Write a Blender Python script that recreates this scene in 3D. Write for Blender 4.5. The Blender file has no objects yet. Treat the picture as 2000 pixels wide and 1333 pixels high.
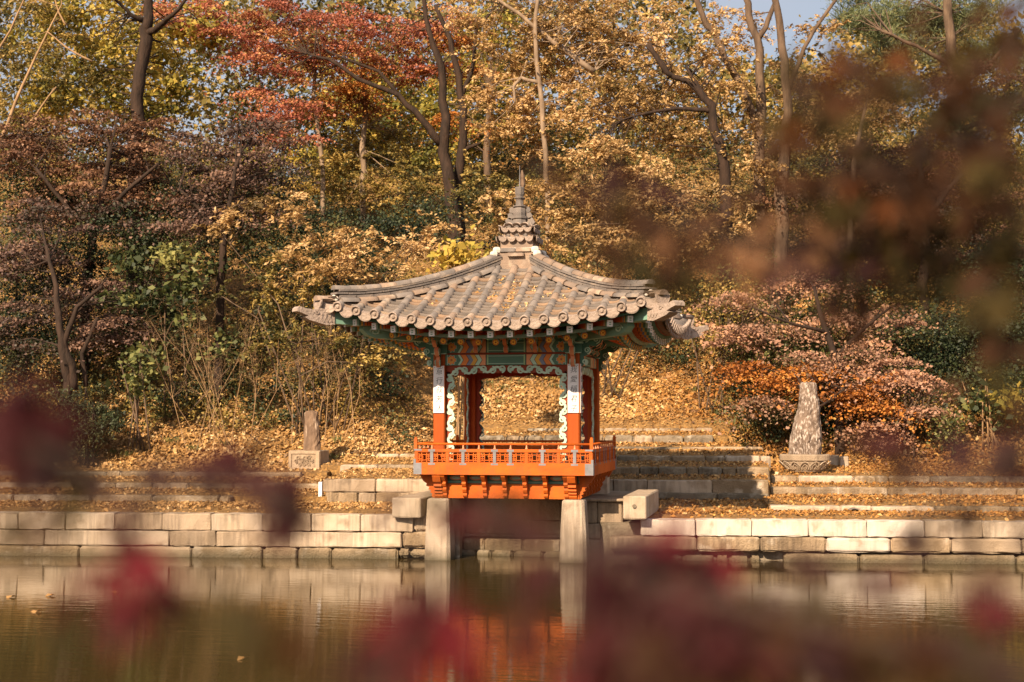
import bpy, bmesh, math, random
import numpy as np
from mathutils import Vector, Matrix, Quaternion

random.seed(7)
RNG = np.random.default_rng(11)
S = bpy.context.scene
COL = S.collection
PI = math.pi

# ------------------------------------------------------------------ camera
CAM = np.array([4.99, -25.7, 2.5])
YAW, PITCH, FPX = math.radians(11.3), math.radians(3.06), 2778.0
cam_d = bpy.data.cameras.new('camera')
cam_d.lens = 50.0
cam_d.sensor_width = 36.0
cam_d.clip_start = 0.05
cam_d.clip_end = 600.0
cam_d.dof.use_dof = True
cam_d.dof.focus_distance = 25.2
cam_d.dof.aperture_fstop = 2.2
cam = bpy.data.objects.new('camera', cam_d)
cam.location = CAM
cam.rotation_euler = (PI / 2 + PITCH, 0, YAW)
COL.objects.link(cam)
S.camera = cam

# ------------------------------------------------------------------ light
SUN_AZ, SUN_EL = math.radians(16), math.radians(33)
world = bpy.data.worlds.new('World')
S.world = world
world.use_nodes = True
wn = world.node_tree
sky = wn.nodes.new('ShaderNodeTexSky')
sky.sky_type = 'NISHITA'
sky.sun_disc = False
sky.sun_elevation = SUN_EL
sky.sun_rotation = PI + SUN_AZ
sky.dust_density = 3.0
sky.air_density = 1.0
bg = wn.nodes['Background']
bg.inputs['Strength'].default_value = 0.064
# thin high cloud over the whole sky
wtc = wn.nodes.new('ShaderNodeTexCoord')
wno = wn.nodes.new('ShaderNodeTexNoise'); wno.inputs['Scale'].default_value = 2.2; wno.inputs['Detail'].default_value = 6
wn.links.new(wtc.outputs['Generated'], wno.inputs['Vector'])
wmr = wn.nodes.new('ShaderNodeMapRange'); wmr.inputs[1].default_value = .3; wmr.inputs[2].default_value = .7; wmr.inputs[3].default_value = .38; wmr.inputs[4].default_value = .72
wn.links.new(wno.outputs[0], wmr.inputs[0])
wmx = wn.nodes.new('ShaderNodeMix'); wmx.data_type = 'RGBA'
wn.links.new(wmr.outputs[0], wmx.inputs[0]); wn.links.new(sky.outputs['Color'], wmx.inputs[6])
wmx.inputs[7].default_value = (5.9, 5.9, 6.2, 1)
wn.links.new(wmx.outputs[2], bg.inputs['Color'])
sun_d = bpy.data.lights.new('sun', 'SUN')
sun_d.energy = 5.0
sun_d.angle = math.radians(0.5)
sun_d.color = (1.0, 0.77, 0.53)
sun = bpy.data.objects.new('sun', sun_d)
TO_SUN = Vector((-math.sin(SUN_AZ) * math.cos(SUN_EL), -math.cos(SUN_AZ) * math.cos(SUN_EL), math.sin(SUN_EL)))
sun.rotation_euler = (-TO_SUN).to_track_quat('-Z', 'Y').to_euler()
sun.location = (0, 0, 40)
COL.objects.link(sun)
S.view_settings.view_transform = 'Standard'
S.view_settings.look = 'None'
S.view_settings.exposure = 0.96
S.view_settings.gamma = 1.0
S.view_settings.use_curve_mapping = False
S.render.engine = 'CYCLES'
S.cycles.max_bounces = 6
S.cycles.transparent_max_bounces = 6
S.cycles.caustics_reflective = False
S.cycles.caustics_refractive = False
S.cycles.use_denoising = True

# ------------------------------------------------------------------ placing helpers
_R = np.array([math.cos(YAW), math.sin(YAW), 0.0])
_F = np.array([-math.sin(YAW), math.cos(YAW), 0.0])
_Z = np.array([0.0, 0.0, 1.0])
_FW = _F * math.cos(PITCH) + _Z * math.sin(PITCH)
_UP = -_F * math.sin(PITCH) + _Z * math.cos(PITCH)


def ray(px, py):
    return (px - 1000) / FPX * _R + (666.5 - py) / FPX * _UP + _FW


def at(px, py, D):
    """the point D metres ahead that the photograph shows at (px, py)"""
    d = ray(px, py)
    return CAM + d * (D / (d @ _F))


WTH = math.atan(0.113)                      # the pond wall runs a few degrees off the pavilion
WT = np.array([math.cos(WTH), math.sin(WTH), 0.0])
WN = np.array([-math.sin(WTH), math.cos(WTH), 0.0])
WO = np.array([0.0, -1.03, 0.0])


def W(l, s, z):
    return WO + WT * l + WN * s + _Z * z


def l_at(px, s, z):
    """distance along the wall of the point that stands s behind it, seen in column px"""
    d = (px - 1000) / FPX * _R + _F
    t = (s - (CAM - WO) @ WN) / (d @ WN)
    return float((CAM + d * t - WO) @ WT)


# ------------------------------------------------------------------ object helpers
def tag(o, label, cat, group=None):
    o['label'] = label
    o['category'] = cat
    if group:
        o['group'] = group
    return o


def thing(name, label, cat, loc=(0, 0, 0), group=None):
    o = bpy.data.objects.new(name, None)
    o.empty_display_size = 0.2
    o.location = tuple(float(v) for v in loc)
    COL.objects.link(o)
    return tag(o, label, cat, group)


def world_loc(o):
    v = Vector((0, 0, 0))
    while o is not None:
        v = v + o.location
        o = o.parent
    return v


def link(name, me, parent=None, M=None, kind=None):
    """M is a world matrix; things and their parts that hold children are never rotated"""
    o = bpy.data.objects.new(name, me)
    COL.objects.link(o)
    M = Matrix.Identity(4) if M is None else M.copy()
    if parent is not None:
        o.parent = parent
        M = Matrix.Translation(-world_loc(parent)) @ M
    o.matrix_basis = M
    if kind:
        o['kind'] = kind
    return o


class MB:
    """collects geometry, builds one mesh"""

    def __init__(s):
        s.v, s.f, s.m = [], [], []

    def add(s, verts, faces, mi=0):
        n = len(s.v)
        s.v += [tuple(map(float, p)) for p in verts]
        s.f += [tuple(n + i for i in q) for q in faces]
        s.m += [mi] * len(faces)

    def box(s, c, h, mi=0, M=None):
        x, y, z = h
        vs = [Vector((i * x, j * y, k * z)) for k in (-1, 1) for j in (-1, 1) for i in (-1, 1)]
        if M is not None:
            vs = [M @ v for v in vs]
        c = Vector(c)
        s.add([v + c for v in vs], [(0, 2, 3, 1), (4, 5, 7, 6), (0, 1, 5, 4), (2, 6, 7, 3), (0, 4, 6, 2), (1, 3, 7, 5)], mi)

    def span(s, a, b, mi=0):
        a, b = np.array(a, float), np.array(b, float)
        s.box((a + b) / 2, np.abs(b - a) / 2, mi)

    def tube(s, path, radii, seg=6, mi=0, cap=True):
        path = [Vector(tuple(map(float, p))) for p in path]
        if not hasattr(radii, '__len__'):
            radii = [radii] * len(path)
        rings = []
        t0 = (path[1] - path[0]).normalized()
        u = t0.orthogonal().normalized()
        for i, p in enumerate(path):
            t = (path[min(i + 1, len(path) - 1)] - path[max(i - 1, 0)]).normalized()
            u = (u - t * u.dot(t))
            u = u.normalized() if u.length > 1e-6 else t.orthogonal().normalized()
            w = t.cross(u)
            rings.append([p + (u * math.cos(2 * PI * k / seg) + w * math.sin(2 * PI * k / seg)) * radii[i] for k in range(seg)])
        vs = [v for r in rings for v in r]
        fs = []
        for i in range(len(path) - 1):
            for k in range(seg):
                a, b = i * seg + k, i * seg + (k + 1) % seg
                fs.append((a, b, b + seg, a + seg))
        if cap:
            fs.append(tuple(range(seg))[::-1])
            fs.append(tuple(len(vs) - seg + k for k in range(seg)))
        s.add(vs, fs, mi)

    def lathe(s, prof, seg=16, c=(0, 0, 0), mi=0, rot=0.0):
        vs, fs = [], []
        for r, z in prof:
            for k in range(seg):
                a = 2 * PI * k / seg + rot
                vs.append((c[0] + r * math.cos(a), c[1] + r * math.sin(a), c[2] + z))
        for i in range(len(prof) - 1):
            for k in range(seg):
                a, b = i * seg + k, i * seg + (k + 1) % seg
                fs.append((a, b, b + seg, a + seg))
        fs.append(tuple(range(seg))[::-1])
        fs.append(tuple(len(vs) - seg + k for k in range(seg)))
        s.add(vs, fs, mi)

    def prism(s, poly, to3, t0, t1, mi=0, mi_side=None):
        """extrude a 2-D outline; to3(u, v, t) -> point"""
        n = len(poly)
        vs = [to3(u, v, t0) for u, v in poly] + [to3(u, v, t1) for u, v in poly]
        s.add(vs, [tuple(range(n)), tuple(range(2 * n - 1, n - 1, -1))], mi)
        s.add(vs, [(i, i + n, (i + 1) % n + n, (i + 1) % n) for i in range(n)], mi if mi_side is None else mi_side)

    def ribbon(s, pts, w, to3, t0, t1, mi=0):
        """flat curled band of width w along 2-D pts, extruded from t0 to t1"""
        P = np.array(pts, float)
        T = np.gradient(P, axis=0)
        T /= np.linalg.norm(T, axis=1)[:, None] + 1e-9
        Nn = np.stack([-T[:, 1], T[:, 0]], 1)
        ww = np.array(w if hasattr(w, '__len__') else [w] * len(P))[:, None] / 2
        A, B = P + Nn * ww, P - Nn * ww
        n = len(P)
        vs = [to3(u, v, t0) for u, v in A] + [to3(u, v, t0) for u, v in B] + [to3(u, v, t1) for u, v in A] + [to3(u, v, t1) for u, v in B]
        fs = []
        for i in range(n - 1):
            fs += [(i, i + 1, n + i + 1, n + i), (2 * n + i, 3 * n + i, 3 * n + i + 1, 2 * n + i + 1), (i, 2 * n + i, 2 * n + i + 1, i + 1), (n + i, n + i + 1, 3 * n + i + 1, 3 * n + i)]
        fs += [(0, n, 3 * n, 2 * n), (n - 1, 3 * n - 1, 4 * n - 1, 2 * n - 1)]
        s.add(vs, fs, mi)

    def mesh(s, name, mats, smooth=False):
        me = bpy.data.meshes.new(name)
        me.from_pydata(s.v, [], s.f)
        for m in (mats if isinstance(mats, (list, tuple)) else [mats]):
            me.materials.append(m)
        me.polygons.foreach_set('material_index', s.m)
        bm = bmesh.new()
        bm.from_mesh(me)
        bmesh.ops.recalc_face_normals(bm, faces=bm.faces)
        bm.to_mesh(me)
        bm.free()
        if smooth:
            me.polygons.foreach_set('use_smooth', [True] * len(me.polygons))
        me.update()
        return me

    def build(s, name, mats, parent=None, kind=None, smooth=False, at0=None):
        """vertices are in world space; the object's origin goes to at0 (or its parent's)"""
        o0 = Vector(at0) if at0 is not None else (world_loc(parent) if parent is not None else Vector((0, 0, 0)))
        s.v = [(p[0] - o0[0], p[1] - o0[1], p[2] - o0[2]) for p in s.v]
        return link(name, s.mesh(name, mats, smooth), parent, Matrix.Translation(o0), kind)


# ------------------------------------------------------------------ materials
def nt(name):
    m = bpy.data.materials.new(name)
    m.use_nodes = True
    t = m.node_tree
    return m, t, t.nodes['Principled BSDF'], t.nodes.new, t.links.new


def ramp_node(t, stops, interp='LINEAR'):
    r = t.nodes.new('ShaderNodeValToRGB')
    r.color_ramp.interpolation = interp
    e = r.color_ramp.elements
    while len(e) < len(stops):
        e.new(0.5)
    for i, (p, c) in enumerate(stops):
        e[i].position = p
        e[i].color = (*c, 1)
    return r


def mat(name, c1, c2=None, rough=0.8, scale=3.0, detail=6.0, lo=0.35, hi=0.65, bump=0.0, bscale=30.0, spec=0.3, rand=0.0, stretch=None, c3=None, s3=12.0, lo3=.6, hi3=.72, streak=0.0, damp=False, dampc=(.085, .07, .04)):
    """one surface colour worn towards c2 by noise, spots of c3; per-object variation rand"""
    m, t, b, new, ln = nt(name)
    tc = new('ShaderNodeTexCoord')
    src = tc.outputs['Object']
    oi = new('ShaderNodeObjectInfo')
    mp = new('ShaderNodeMapping')
    ln(src, mp.inputs['Vector'])
    if stretch:
        mp.inputs['Scale'].default_value = stretch
    cx = new('ShaderNodeCombineXYZ')
    mu = new('ShaderNodeMath'); mu.operation = 'MULTIPLY'; mu.inputs[1].default_value = 37.0
    ln(oi.outputs['Random'], mu.inputs[0])
    for k in range(3):
        ln(mu.outputs[0], cx.inputs[k])
    ln(cx.outputs[0], mp.inputs['Location'])
    src = mp.outputs[0]
    col = None
    n1 = new('ShaderNodeTexNoise'); n1.inputs['Scale'].default_value = scale; n1.inputs['Detail'].default_value = detail
    ln(src, n1.inputs['Vector'])
    r = ramp_node(t, [(lo, c1), (hi, c2 or c1)])
    ln(n1.outputs[0], r.inputs[0])
    col = r.outputs[0]
    if c3:
        n3 = new('ShaderNodeTexNoise'); n3.inputs['Scale'].default_value = s3; n3.inputs['Detail'].default_value = 8
        ln(src, n3.inputs['Vector'])
        rr = ramp_node(t, [(lo3, (0, 0, 0)), (hi3, (1, 1, 1))])
        ln(n3.outputs[0], rr.inputs[0])
        mx = new('ShaderNodeMix'); mx.data_type = 'RGBA'
        ln(rr.outputs[0], mx.inputs[0]); ln(col, mx.inputs[6]); mx.inputs[7].default_value = (*c3, 1)
        col = mx.outputs[2]
    if streak:
        ms = new('ShaderNodeMapping'); ms.inputs['Scale'].default_value = (7, 7, .55)
        ln(src, ms.inputs['Vector'])
        ns = new('ShaderNodeTexNoise'); ns.inputs['Scale'].default_value = 2.2; ns.inputs['Detail'].default_value = 7
        ln(ms.outputs[0], ns.inputs['Vector'])
        n5 = new('ShaderNodeTexNoise'); n5.inputs['Scale'].default_value = .9; n5.inputs['Detail'].default_value = 2
        ln(src, n5.inputs['Vector'])
        m5 = new('ShaderNodeMath'); m5.operation = 'MULTIPLY'; ln(ns.outputs[0], m5.inputs[0]); ln(n5.outputs[0], m5.inputs[1])
        rs = ramp_node(t, [(.24, (0, 0, 0)), (.36, (streak, streak, streak))])
        ln(m5.outputs[0], rs.inputs[0])
        mx = new('ShaderNodeMix'); mx.data_type = 'RGBA'
        ln(rs.outputs[0], mx.inputs[0]); ln(col, mx.inputs[6]); mx.inputs[7].default_value = (.075, .055, .038, 1)
        col = mx.outputs[2]
    if damp:
        ge = new('ShaderNodeNewGeometry'); sz = new('ShaderNodeSeparateXYZ'); ln(ge.outputs['Position'], sz.inputs[0])
        nd = new('ShaderNodeTexNoise'); nd.inputs['Scale'].default_value = 3.0; nd.inputs['Detail'].default_value = 5
        ln(ge.outputs['Position'], nd.inputs['Vector'])
        md = new('ShaderNodeMath'); md.operation = 'MULTIPLY_ADD'; md.inputs[1].default_value = -.16; ln(nd.outputs[0], md.inputs[0]); ln(sz.outputs[2], md.inputs[2])
        rd = ramp_node(t, [(0, (.9, .9, .9)), (.35, (.55, .55, .55)), (1, (0, 0, 0))])
        mr = new('ShaderNodeMapRange'); mr.inputs[1].default_value = -.06; mr.inputs[2].default_value = .17
        ln(md.outputs[0], mr.inputs[0]); ln(mr.outputs[0], rd.inputs[0])
        mx = new('ShaderNodeMix'); mx.data_type = 'RGBA'
        ln(rd.outputs[0], mx.inputs[0]); ln(col, mx.inputs[6]); mx.inputs[7].default_value = (*dampc, 1)
        col = mx.outputs[2]
    if rand:
        h = new('ShaderNodeHueSaturation')
        mr = new('ShaderNodeMapRange'); mr.inputs[3].default_value = 1 - rand; mr.inputs[4].default_value = 1 + rand
        ln(oi.outputs['Random'], mr.inputs[0]); ln(mr.outputs[0], h.inputs['Value']); ln(col, h.inputs['Color'])
        col = h.outputs[0]
    ln(col, b.inputs['Base Color'])
    b.inputs['Roughness'].default_value = rough
    b.inputs['Specular IOR Level'].default_value = spec
    if bump:
        nb = new('ShaderNodeTexNoise'); nb.inputs['Scale'].default_value = bscale; nb.inputs['Detail'].default_value = 8
        ln(src, nb.inputs['Vector'])
        bp = new('ShaderNodeBump'); bp.inputs['Strength'].default_value = bump; bp.inputs['Distance'].default_value = 0.03
        ln(nb.outputs[0], bp.inputs['Height']); ln(bp.outputs[0], b.inputs['Normal'])
    return m


def leaf_mat(name, stops, transl=0.25, rough=0.55):
    """leaf colour from the per-leaf attribute 'tone'"""
    m, t, b, new, ln = nt(name)
    a = new('ShaderNodeAttribute'); a.attribute_name = 'tone'
    r = ramp_node(t, stops)
    ln(a.outputs['Fac'], r.inputs[0])
    ln(r.outputs[0], b.inputs['Base Color'])
    b.inputs['Roughness'].default_value = rough
    b.inputs['Specular IOR Level'].default_value = 0.35
    tr = new('ShaderNodeBsdfTranslucent')
    ln(r.outputs[0], tr.inputs['Color'])
    mx = new('ShaderNodeMixShader'); mx.inputs[0].default_value = transl
    ln(b.outputs[0], mx.inputs[1]); ln(tr.outputs[0], mx.inputs[2])
    ln(mx.outputs[0], t.nodes['Material Output'].inputs[0])
    return m


M = {}
M['granite'] = mat('granite', (.39, .30, .215), (.29, .215, .145), scale=2.2, bump=.5, bscale=45, rand=.16, c3=(.17, .125, .085), s3=3.5, lo3=.56, hi3=.74, streak=.38, damp=True)
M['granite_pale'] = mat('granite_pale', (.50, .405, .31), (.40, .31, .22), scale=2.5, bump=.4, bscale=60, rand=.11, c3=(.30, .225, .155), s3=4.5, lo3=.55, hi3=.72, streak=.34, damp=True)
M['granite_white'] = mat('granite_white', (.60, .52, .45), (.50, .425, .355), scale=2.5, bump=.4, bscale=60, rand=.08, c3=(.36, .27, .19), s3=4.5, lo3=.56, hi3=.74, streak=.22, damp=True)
M['stone_brown'] = mat('stone_brown', (.36, .265, .17), (.22, .155, .09), scale=2.6, bump=.8, bscale=30, rand=.2, c3=(.50, .41, .31), s3=3.0, lo3=.54, hi3=.68, streak=.5, damp=True)
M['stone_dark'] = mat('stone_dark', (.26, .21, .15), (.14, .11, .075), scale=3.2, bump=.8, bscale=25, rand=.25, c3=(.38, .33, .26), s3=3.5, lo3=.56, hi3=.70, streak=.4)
M['pillar_granite'] = mat('pillar_granite', (.47, .385, .30), (.38, .30, .225), scale=3.5, bump=.5, bscale=50, c3=(.27, .20, .14), s3=5, lo3=.58, hi3=.74, streak=.35, damp=True)
M['orange'] = mat('orange_paint', (.55, .118, .011), (.45, .088, .009), rough=.62, scale=2.4, bump=.25, bscale=45, rand=.07, stretch=(1, 1, 2.2), spec=.2, c3=(.36, .075, .012), s3=6, lo3=.60, hi3=.80, streak=.25)
M['column'] = mat('column_paint', (.38, .078, .0085), (.31, .058, .0075), rough=.62, scale=4.0, bump=.25, bscale=40, stretch=(1, 1, .15), spec=.2, c3=(.36, .065, .010), s3=6, lo3=.56, hi3=.78)
M['red'] = mat('red_paint', (.30, .045, .014), (.22, .034, .011), rough=.6, scale=3, rand=.08)
M['mint'] = mat('mint_paint', (.50, .66, .53), (.40, .57, .46), rough=.6, scale=6)
M['green'] = mat('green_paint', (.065, .165, .115), (.05, .13, .095), rough=.6, scale=5)
M['pale_green'] = mat('pale_green_paint', (.20, .36, .28), (.16, .30, .24), rough=.6, scale=5)
M['pale_board'] = mat('pale_board_paint', (.26, .40, .33), (.20, .33, .27), rough=.6, scale=5)
M['salmon'] = mat('salmon_paint', (.72, .30, .16), (.62, .24, .12), rough=.6, scale=5)
M['iron'] = mat('grey_iron', (.22, .22, .24), (.16, .16, .17), rough=.6, scale=9)
M['tile'] = mat('clay_tile', (.205, .173, .153), (.135, .12, .112), rough=.75, scale=4.5, bump=.35, bscale=50, rand=.13, c3=(.36, .28, .21), s3=3.0, lo3=.56, hi3=.72)
M['tile_warm'] = mat('warm_clay_tile', (.28, .195, .14), (.19, .145, .115), rough=.75, scale=4.5, bump=.35, bscale=50, rand=.13, c3=(.42, .33, .25), s3=3.0, lo3=.56, hi3=.72)
M['pan'] = mat('shaded_pan_clay', (.165, .135, .115), (.105, .09, .08), rough=.8, scale=4.5, bump=.35, bscale=50, rand=.2, c3=(.26, .19, .13), s3=3.0, lo3=.56, hi3=.72)  # darker than the cover tiles: trough shade put into the pan colour
M['pan_warm'] = mat('shaded_warm_pan_clay', (.25, .165, .105), (.16, .11, .078), rough=.8, scale=4.5, bump=.35, bscale=50, rand=.2)  # warmer pan, with the same trough shade in its colour
M['tile_end'] = mat('tile_end_clay', (.38, .30, .25), (.28, .22, .18), rough=.75, scale=9, bump=.7, bscale=28, rand=.10)
M['plaster'] = mat('white_plaster', (.66, .61, .55), (.50, .45, .39), rough=.85, scale=6)
M['white'] = mat('white_paint', (.80, .78, .80), (.74, .72, .74), rough=.6, scale=8)
M['ink'] = mat('black_ink', (.03, .028, .035), rough=.6)
M['soffit'] = mat('soffit_paint', (.16, .06, .022), (.08, .045, .025), rough=.7, scale=8)
M['wood_dark'] = mat('bark_dark', (.046, .027, .018), (.022, .014, .010), rough=.9, scale=9, bump=.8, bscale=22, stretch=(1, 1, .25))
M['bark'] = mat('bark_brown', (.15, .10, .065), (.075, .05, .034), rough=.9, scale=8, bump=.8, bscale=20, stretch=(1, 1, .25))
M['bark_pale'] = mat('bark_pale', (.30, .22, .15), (.17, .12, .08), rough=.9, scale=7, bump=.5, bscale=20, stretch=(1, 1, .3))
M['twig'] = mat('dry_twig', (.36, .23, .12), (.24, .15, .08), rough=.8, scale=5)
M['litter'] = mat('leaf_litter_soil', (.26, .15, .055), (.14, .08, .032), rough=.95, scale=7, detail=10, bump=.8, bscale=22, c3=(.34, .19, .06), s3=18, lo3=.5, hi3=.6)
M['path'] = mat('trodden_earth', (.38, .25, .13), (.27, .165, .08), rough=.95, scale=5, detail=10, bump=.4, bscale=40)
M['rock'] = mat('speckled_rock', (.20, .145, .11), (.10, .07, .052), rough=.85, scale=9, lo=.4, hi=.62, bump=1.0, bscale=14, stretch=(1, 1, .42), c3=(.56, .48, .42), s3=30, lo3=.49, hi3=.72)
M['rock_brown'] = mat('brown_rock', (.24, .16, .105), (.13, .085, .058), rough=.9, scale=6, bump=1.0, bscale=16, stretch=(1, 1, .3), c3=(.36, .27, .20), s3=8, lo3=.56, hi3=.64)

# foliage palettes: dark at 0, brightest at 1
FOL = {
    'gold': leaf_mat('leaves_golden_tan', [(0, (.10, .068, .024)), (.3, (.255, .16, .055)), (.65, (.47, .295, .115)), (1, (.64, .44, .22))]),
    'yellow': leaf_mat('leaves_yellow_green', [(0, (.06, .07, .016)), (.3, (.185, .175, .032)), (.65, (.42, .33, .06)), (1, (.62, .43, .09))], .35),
    'red': leaf_mat('leaves_red_orange', [(0, (.075, .025, .014)), (.4, (.30, .085, .050)), (.75, (.46, .155, .085)), (1, (.56, .28, .11))], .3),
    'orange': leaf_mat('leaves_orange', [(0, (.14, .05, .015)), (.4, (.42, .15, .03)), (.75, (.62, .26, .05)), (1, (.72, .40, .12))], .3),
    'rust': leaf_mat('leaves_rust_brown', [(0, (.035, .026, .015)), (.35, (.095, .045, .026)), (.7, (.20, .098, .054)), (1, (.34, .185, .10))]),
    'purple': leaf_mat('leaves_purple_brown', [(0, (.028, .028, .016)), (.35, (.075, .048, .036)), (.7, (.15, .088, .070)), (1, (.27, .16, .11))]),
    'pink': leaf_mat('leaves_dusty_pink', [(0, (.075, .065, .025)), (.3, (.27, .155, .095)), (.7, (.44, .25, .17)), (1, (.56, .30, .16))]),
    'green': leaf_mat('leaves_mid_green', [(0, (.022, .036, .012)), (.4, (.058, .072, .022)), (.75, (.15, .16, .05)), (1, (.30, .28, .09))], .3),
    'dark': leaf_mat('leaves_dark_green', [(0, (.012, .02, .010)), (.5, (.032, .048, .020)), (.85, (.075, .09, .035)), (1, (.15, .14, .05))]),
    'olive': leaf_mat('leaves_olive_gold', [(0, (.05, .05, .016)), (.35, (.14, .12, .032)), (.7, (.33, .23, .06)), (1, (.52, .36, .11))]),
    'pine': leaf_mat('pine_needles', [(0, (.03, .045, .02)), (.5, (.085, .11, .045)), (1, (.22, .24, .11))], .15),
    'litter_orange': leaf_mat('fallen_leaf_orange', [(0, (.085, .04, .014)), (.3, (.26, .12, .032)), (.6, (.42, .20, .05)), (.85, (.54, .30, .085)), (1, (.62, .43, .18))], .1),
    'litter': leaf_mat('fallen_leaf_colours', [(0, (.11, .058, .020)), (.3, (.31, .17, .058)), (.6, (.48, .27, .095)), (.85, (.60, .385, .165)), (1, (.66, .50, .27))], .1),
}


def mesh_np(name, V, Fq, mat_, tone=None):
    """quads from numpy arrays"""
    me = bpy.data.meshes.new(name)
    n, q = len(V), len(Fq)
    me.vertices.add(n)
    me.vertices.foreach_set('co', np.ascontiguousarray(V, np.float32).ravel())
    me.loops.add(q * 4)
    me.loops.foreach_set('vertex_index', np.ascontiguousarray(Fq, np.int32).ravel())
    me.polygons.add(q)
    me.polygons.foreach_set('loop_start', np.arange(0, q * 4, 4, dtype=np.int32))
    if tone is not None:
        at_ = me.attributes.new('tone', 'FLOAT', 'FACE')
        at_.data.foreach_set('value', np.ascontiguousarray(tone, np.float32))
    me.materials.append(mat_)
    me.update(calc_edges=True)
    return me


def unit(a):
    return a / (np.linalg.norm(a, axis=1)[:, None] + 1e-9)


def leaf_quads(P, nrm, size, aspect=.6, axis=None, bend=.0):
    """one rhombic leaf per point"""
    n = len(P)
    nrm = unit(nrm)
    ax = RNG.normal(size=(n, 3)) if axis is None else axis
    u = unit(ax - nrm * np.sum(ax * nrm, 1)[:, None])
    v = np.cross(nrm, u)
    L = size[:, None] * .5
    Wd = L * aspect
    V = np.empty((n, 4, 3))
    V[:, 0] = P - u * L
    V[:, 1] = P + v * Wd + u * L * .15 + nrm * L * bend
    V[:, 2] = P + u * L
    V[:, 3] = P - v * Wd + u * L * .15 + nrm * L * bend
    return V.reshape(-1, 3), np.arange(n * 4).reshape(-1, 4)


# ------------------------------------------------------------------ hillside
HL = np.array([-40, -12, -7.0, -4.6, -3.2, -1.0, 3.0, 4.6, 6.0, 12, 40], float)
HS = np.array([7.0, 7.0, 7.0, 7.3, 9.2, 10.6, 10.6, 10.2, 8.9, 8.6, 8.6])
HZ = np.array([1.34, 1.34, 1.34, 1.4, 1.66, 2.25, 2.25, 2.1, 1.36, 1.34, 1.34])


def hill_z(l, s):
    l = np.asarray(l, float); s = np.asarray(s, float)
    t = s - np.interp(l, HL, HS)
    z = np.interp(l, HL, HZ) + np.interp(t, [-9, -.3, 0, 1.0, 10, 22, 34, 60, 160], [-3.0, -2.0, -.06, .42, 5.6, 10.8, 12.6, 11.0, 8.0])
    w = np.clip(t / 3, 0, 1)
    return z + w * (.16 * np.sin(l * .9 + s * .5) + .12 * np.sin(l * 2.3 - s * 1.1) + .3 * np.sin(l * .21 + 1) * np.clip(t / 12, 0, 1))


def ground_z(x, y):
    p = np.array([x, y, 0.0]) - WO
    return float(hill_z(p @ WT, p @ WN))


ls_ = np.concatenate([np.linspace(-70, -16, 12), np.linspace(-15, 15, 76), np.linspace(16, 70, 12)])
ss_ = np.concatenate([[-.0 + .3, 2, 4, 5, 6], np.linspace(6.5, 30, 70), np.linspace(31, 60, 16), [80, 120, 170]])
L2, S2 = np.meshgrid(ls_, ss_)
Zh = hill_z(L2, S2)
Pw = WO + L2[..., None] * WT + S2[..., None] * WN
Pw[..., 2] = Zh
nr, nc = L2.shape
idx = np.arange(nr * nc).reshape(nr, nc)
Fh = np.stack([idx[:-1, :-1], idx[:-1, 1:], idx[1:, 1:], idx[1:, :-1]], -1).reshape(-1, 4)
hill = link('hillside', mesh_np('hillside', Pw.reshape(-1, 3), Fh, M['litter']), None, None, 'structure')
hill.data.polygons.foreach_set('use_smooth', [True] * len(hill.data.polygons))

# ------------------------------------------------------------------ pond
m, t, b, new, ln = nt('pond_water')
b.inputs['Base Color'].default_value = (.042, .028, .009, 1)
b.inputs['Roughness'].default_value = .035
b.inputs['IOR'].default_value = 1.33
b.inputs['Specular IOR Level'].default_value = .5
tc = new('ShaderNodeTexCoord'); mp = new('ShaderNodeMapping'); mp.inputs['Scale'].default_value = (1.2, 5.0, 1)
mp.inputs['Rotation'].default_value = (0, 0, -YAW)
n1 = new('ShaderNodeTexNoise'); n1.inputs['Scale'].default_value = 1.6; n1.inputs['Detail'].default_value = 4
n2 = new('ShaderNodeTexNoise'); n2.inputs['Scale'].default_value = .35; n2.inputs['Detail'].default_value = 1
ln(tc.outputs['Object'], mp.inputs[0]); ln(mp.outputs[0], n1.inputs['Vector']); ln(tc.outputs['Object'], n2.inputs['Vector'])
mm = new('ShaderNodeMath'); mm.operation = 'MULTIPLY'
ln(n1.outputs[0], mm.inputs[0]); ln(n2.outputs[0], mm.inputs[1])
bp = new('ShaderNodeBump'); bp.inputs['Strength'].default_value = .30; bp.inputs['Distance'].default_value = .02
ln(mm.outputs[0], bp.inputs['Height']); ln(bp.outputs[0], b.inputs['Normal'])
M['water'] = m
mb = MB()
mb.add([W(-60, 1.2, 0), W(60, 1.2, 0), W(60, -60, 0), W(-60, -60, 0)], [(0, 1, 2, 3)])
mb.build('pond_water', M['water'], None, 'structure')
mb = MB()
mb.add([(-300, -300, -1.2), (300, -300, -1.2), (300, 300, -1.2), (-300, 300, -1.2)], [(0, 1, 2, 3)])
mb.build('pond_bed', M['path'], None, 'structure')
# the near bank under the photographer
mb = MB()
mb.span((-40, -60, -1.1), (50, -24.2, .82))
mb.build('near_bank', M['path'], None, 'structure')


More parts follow.
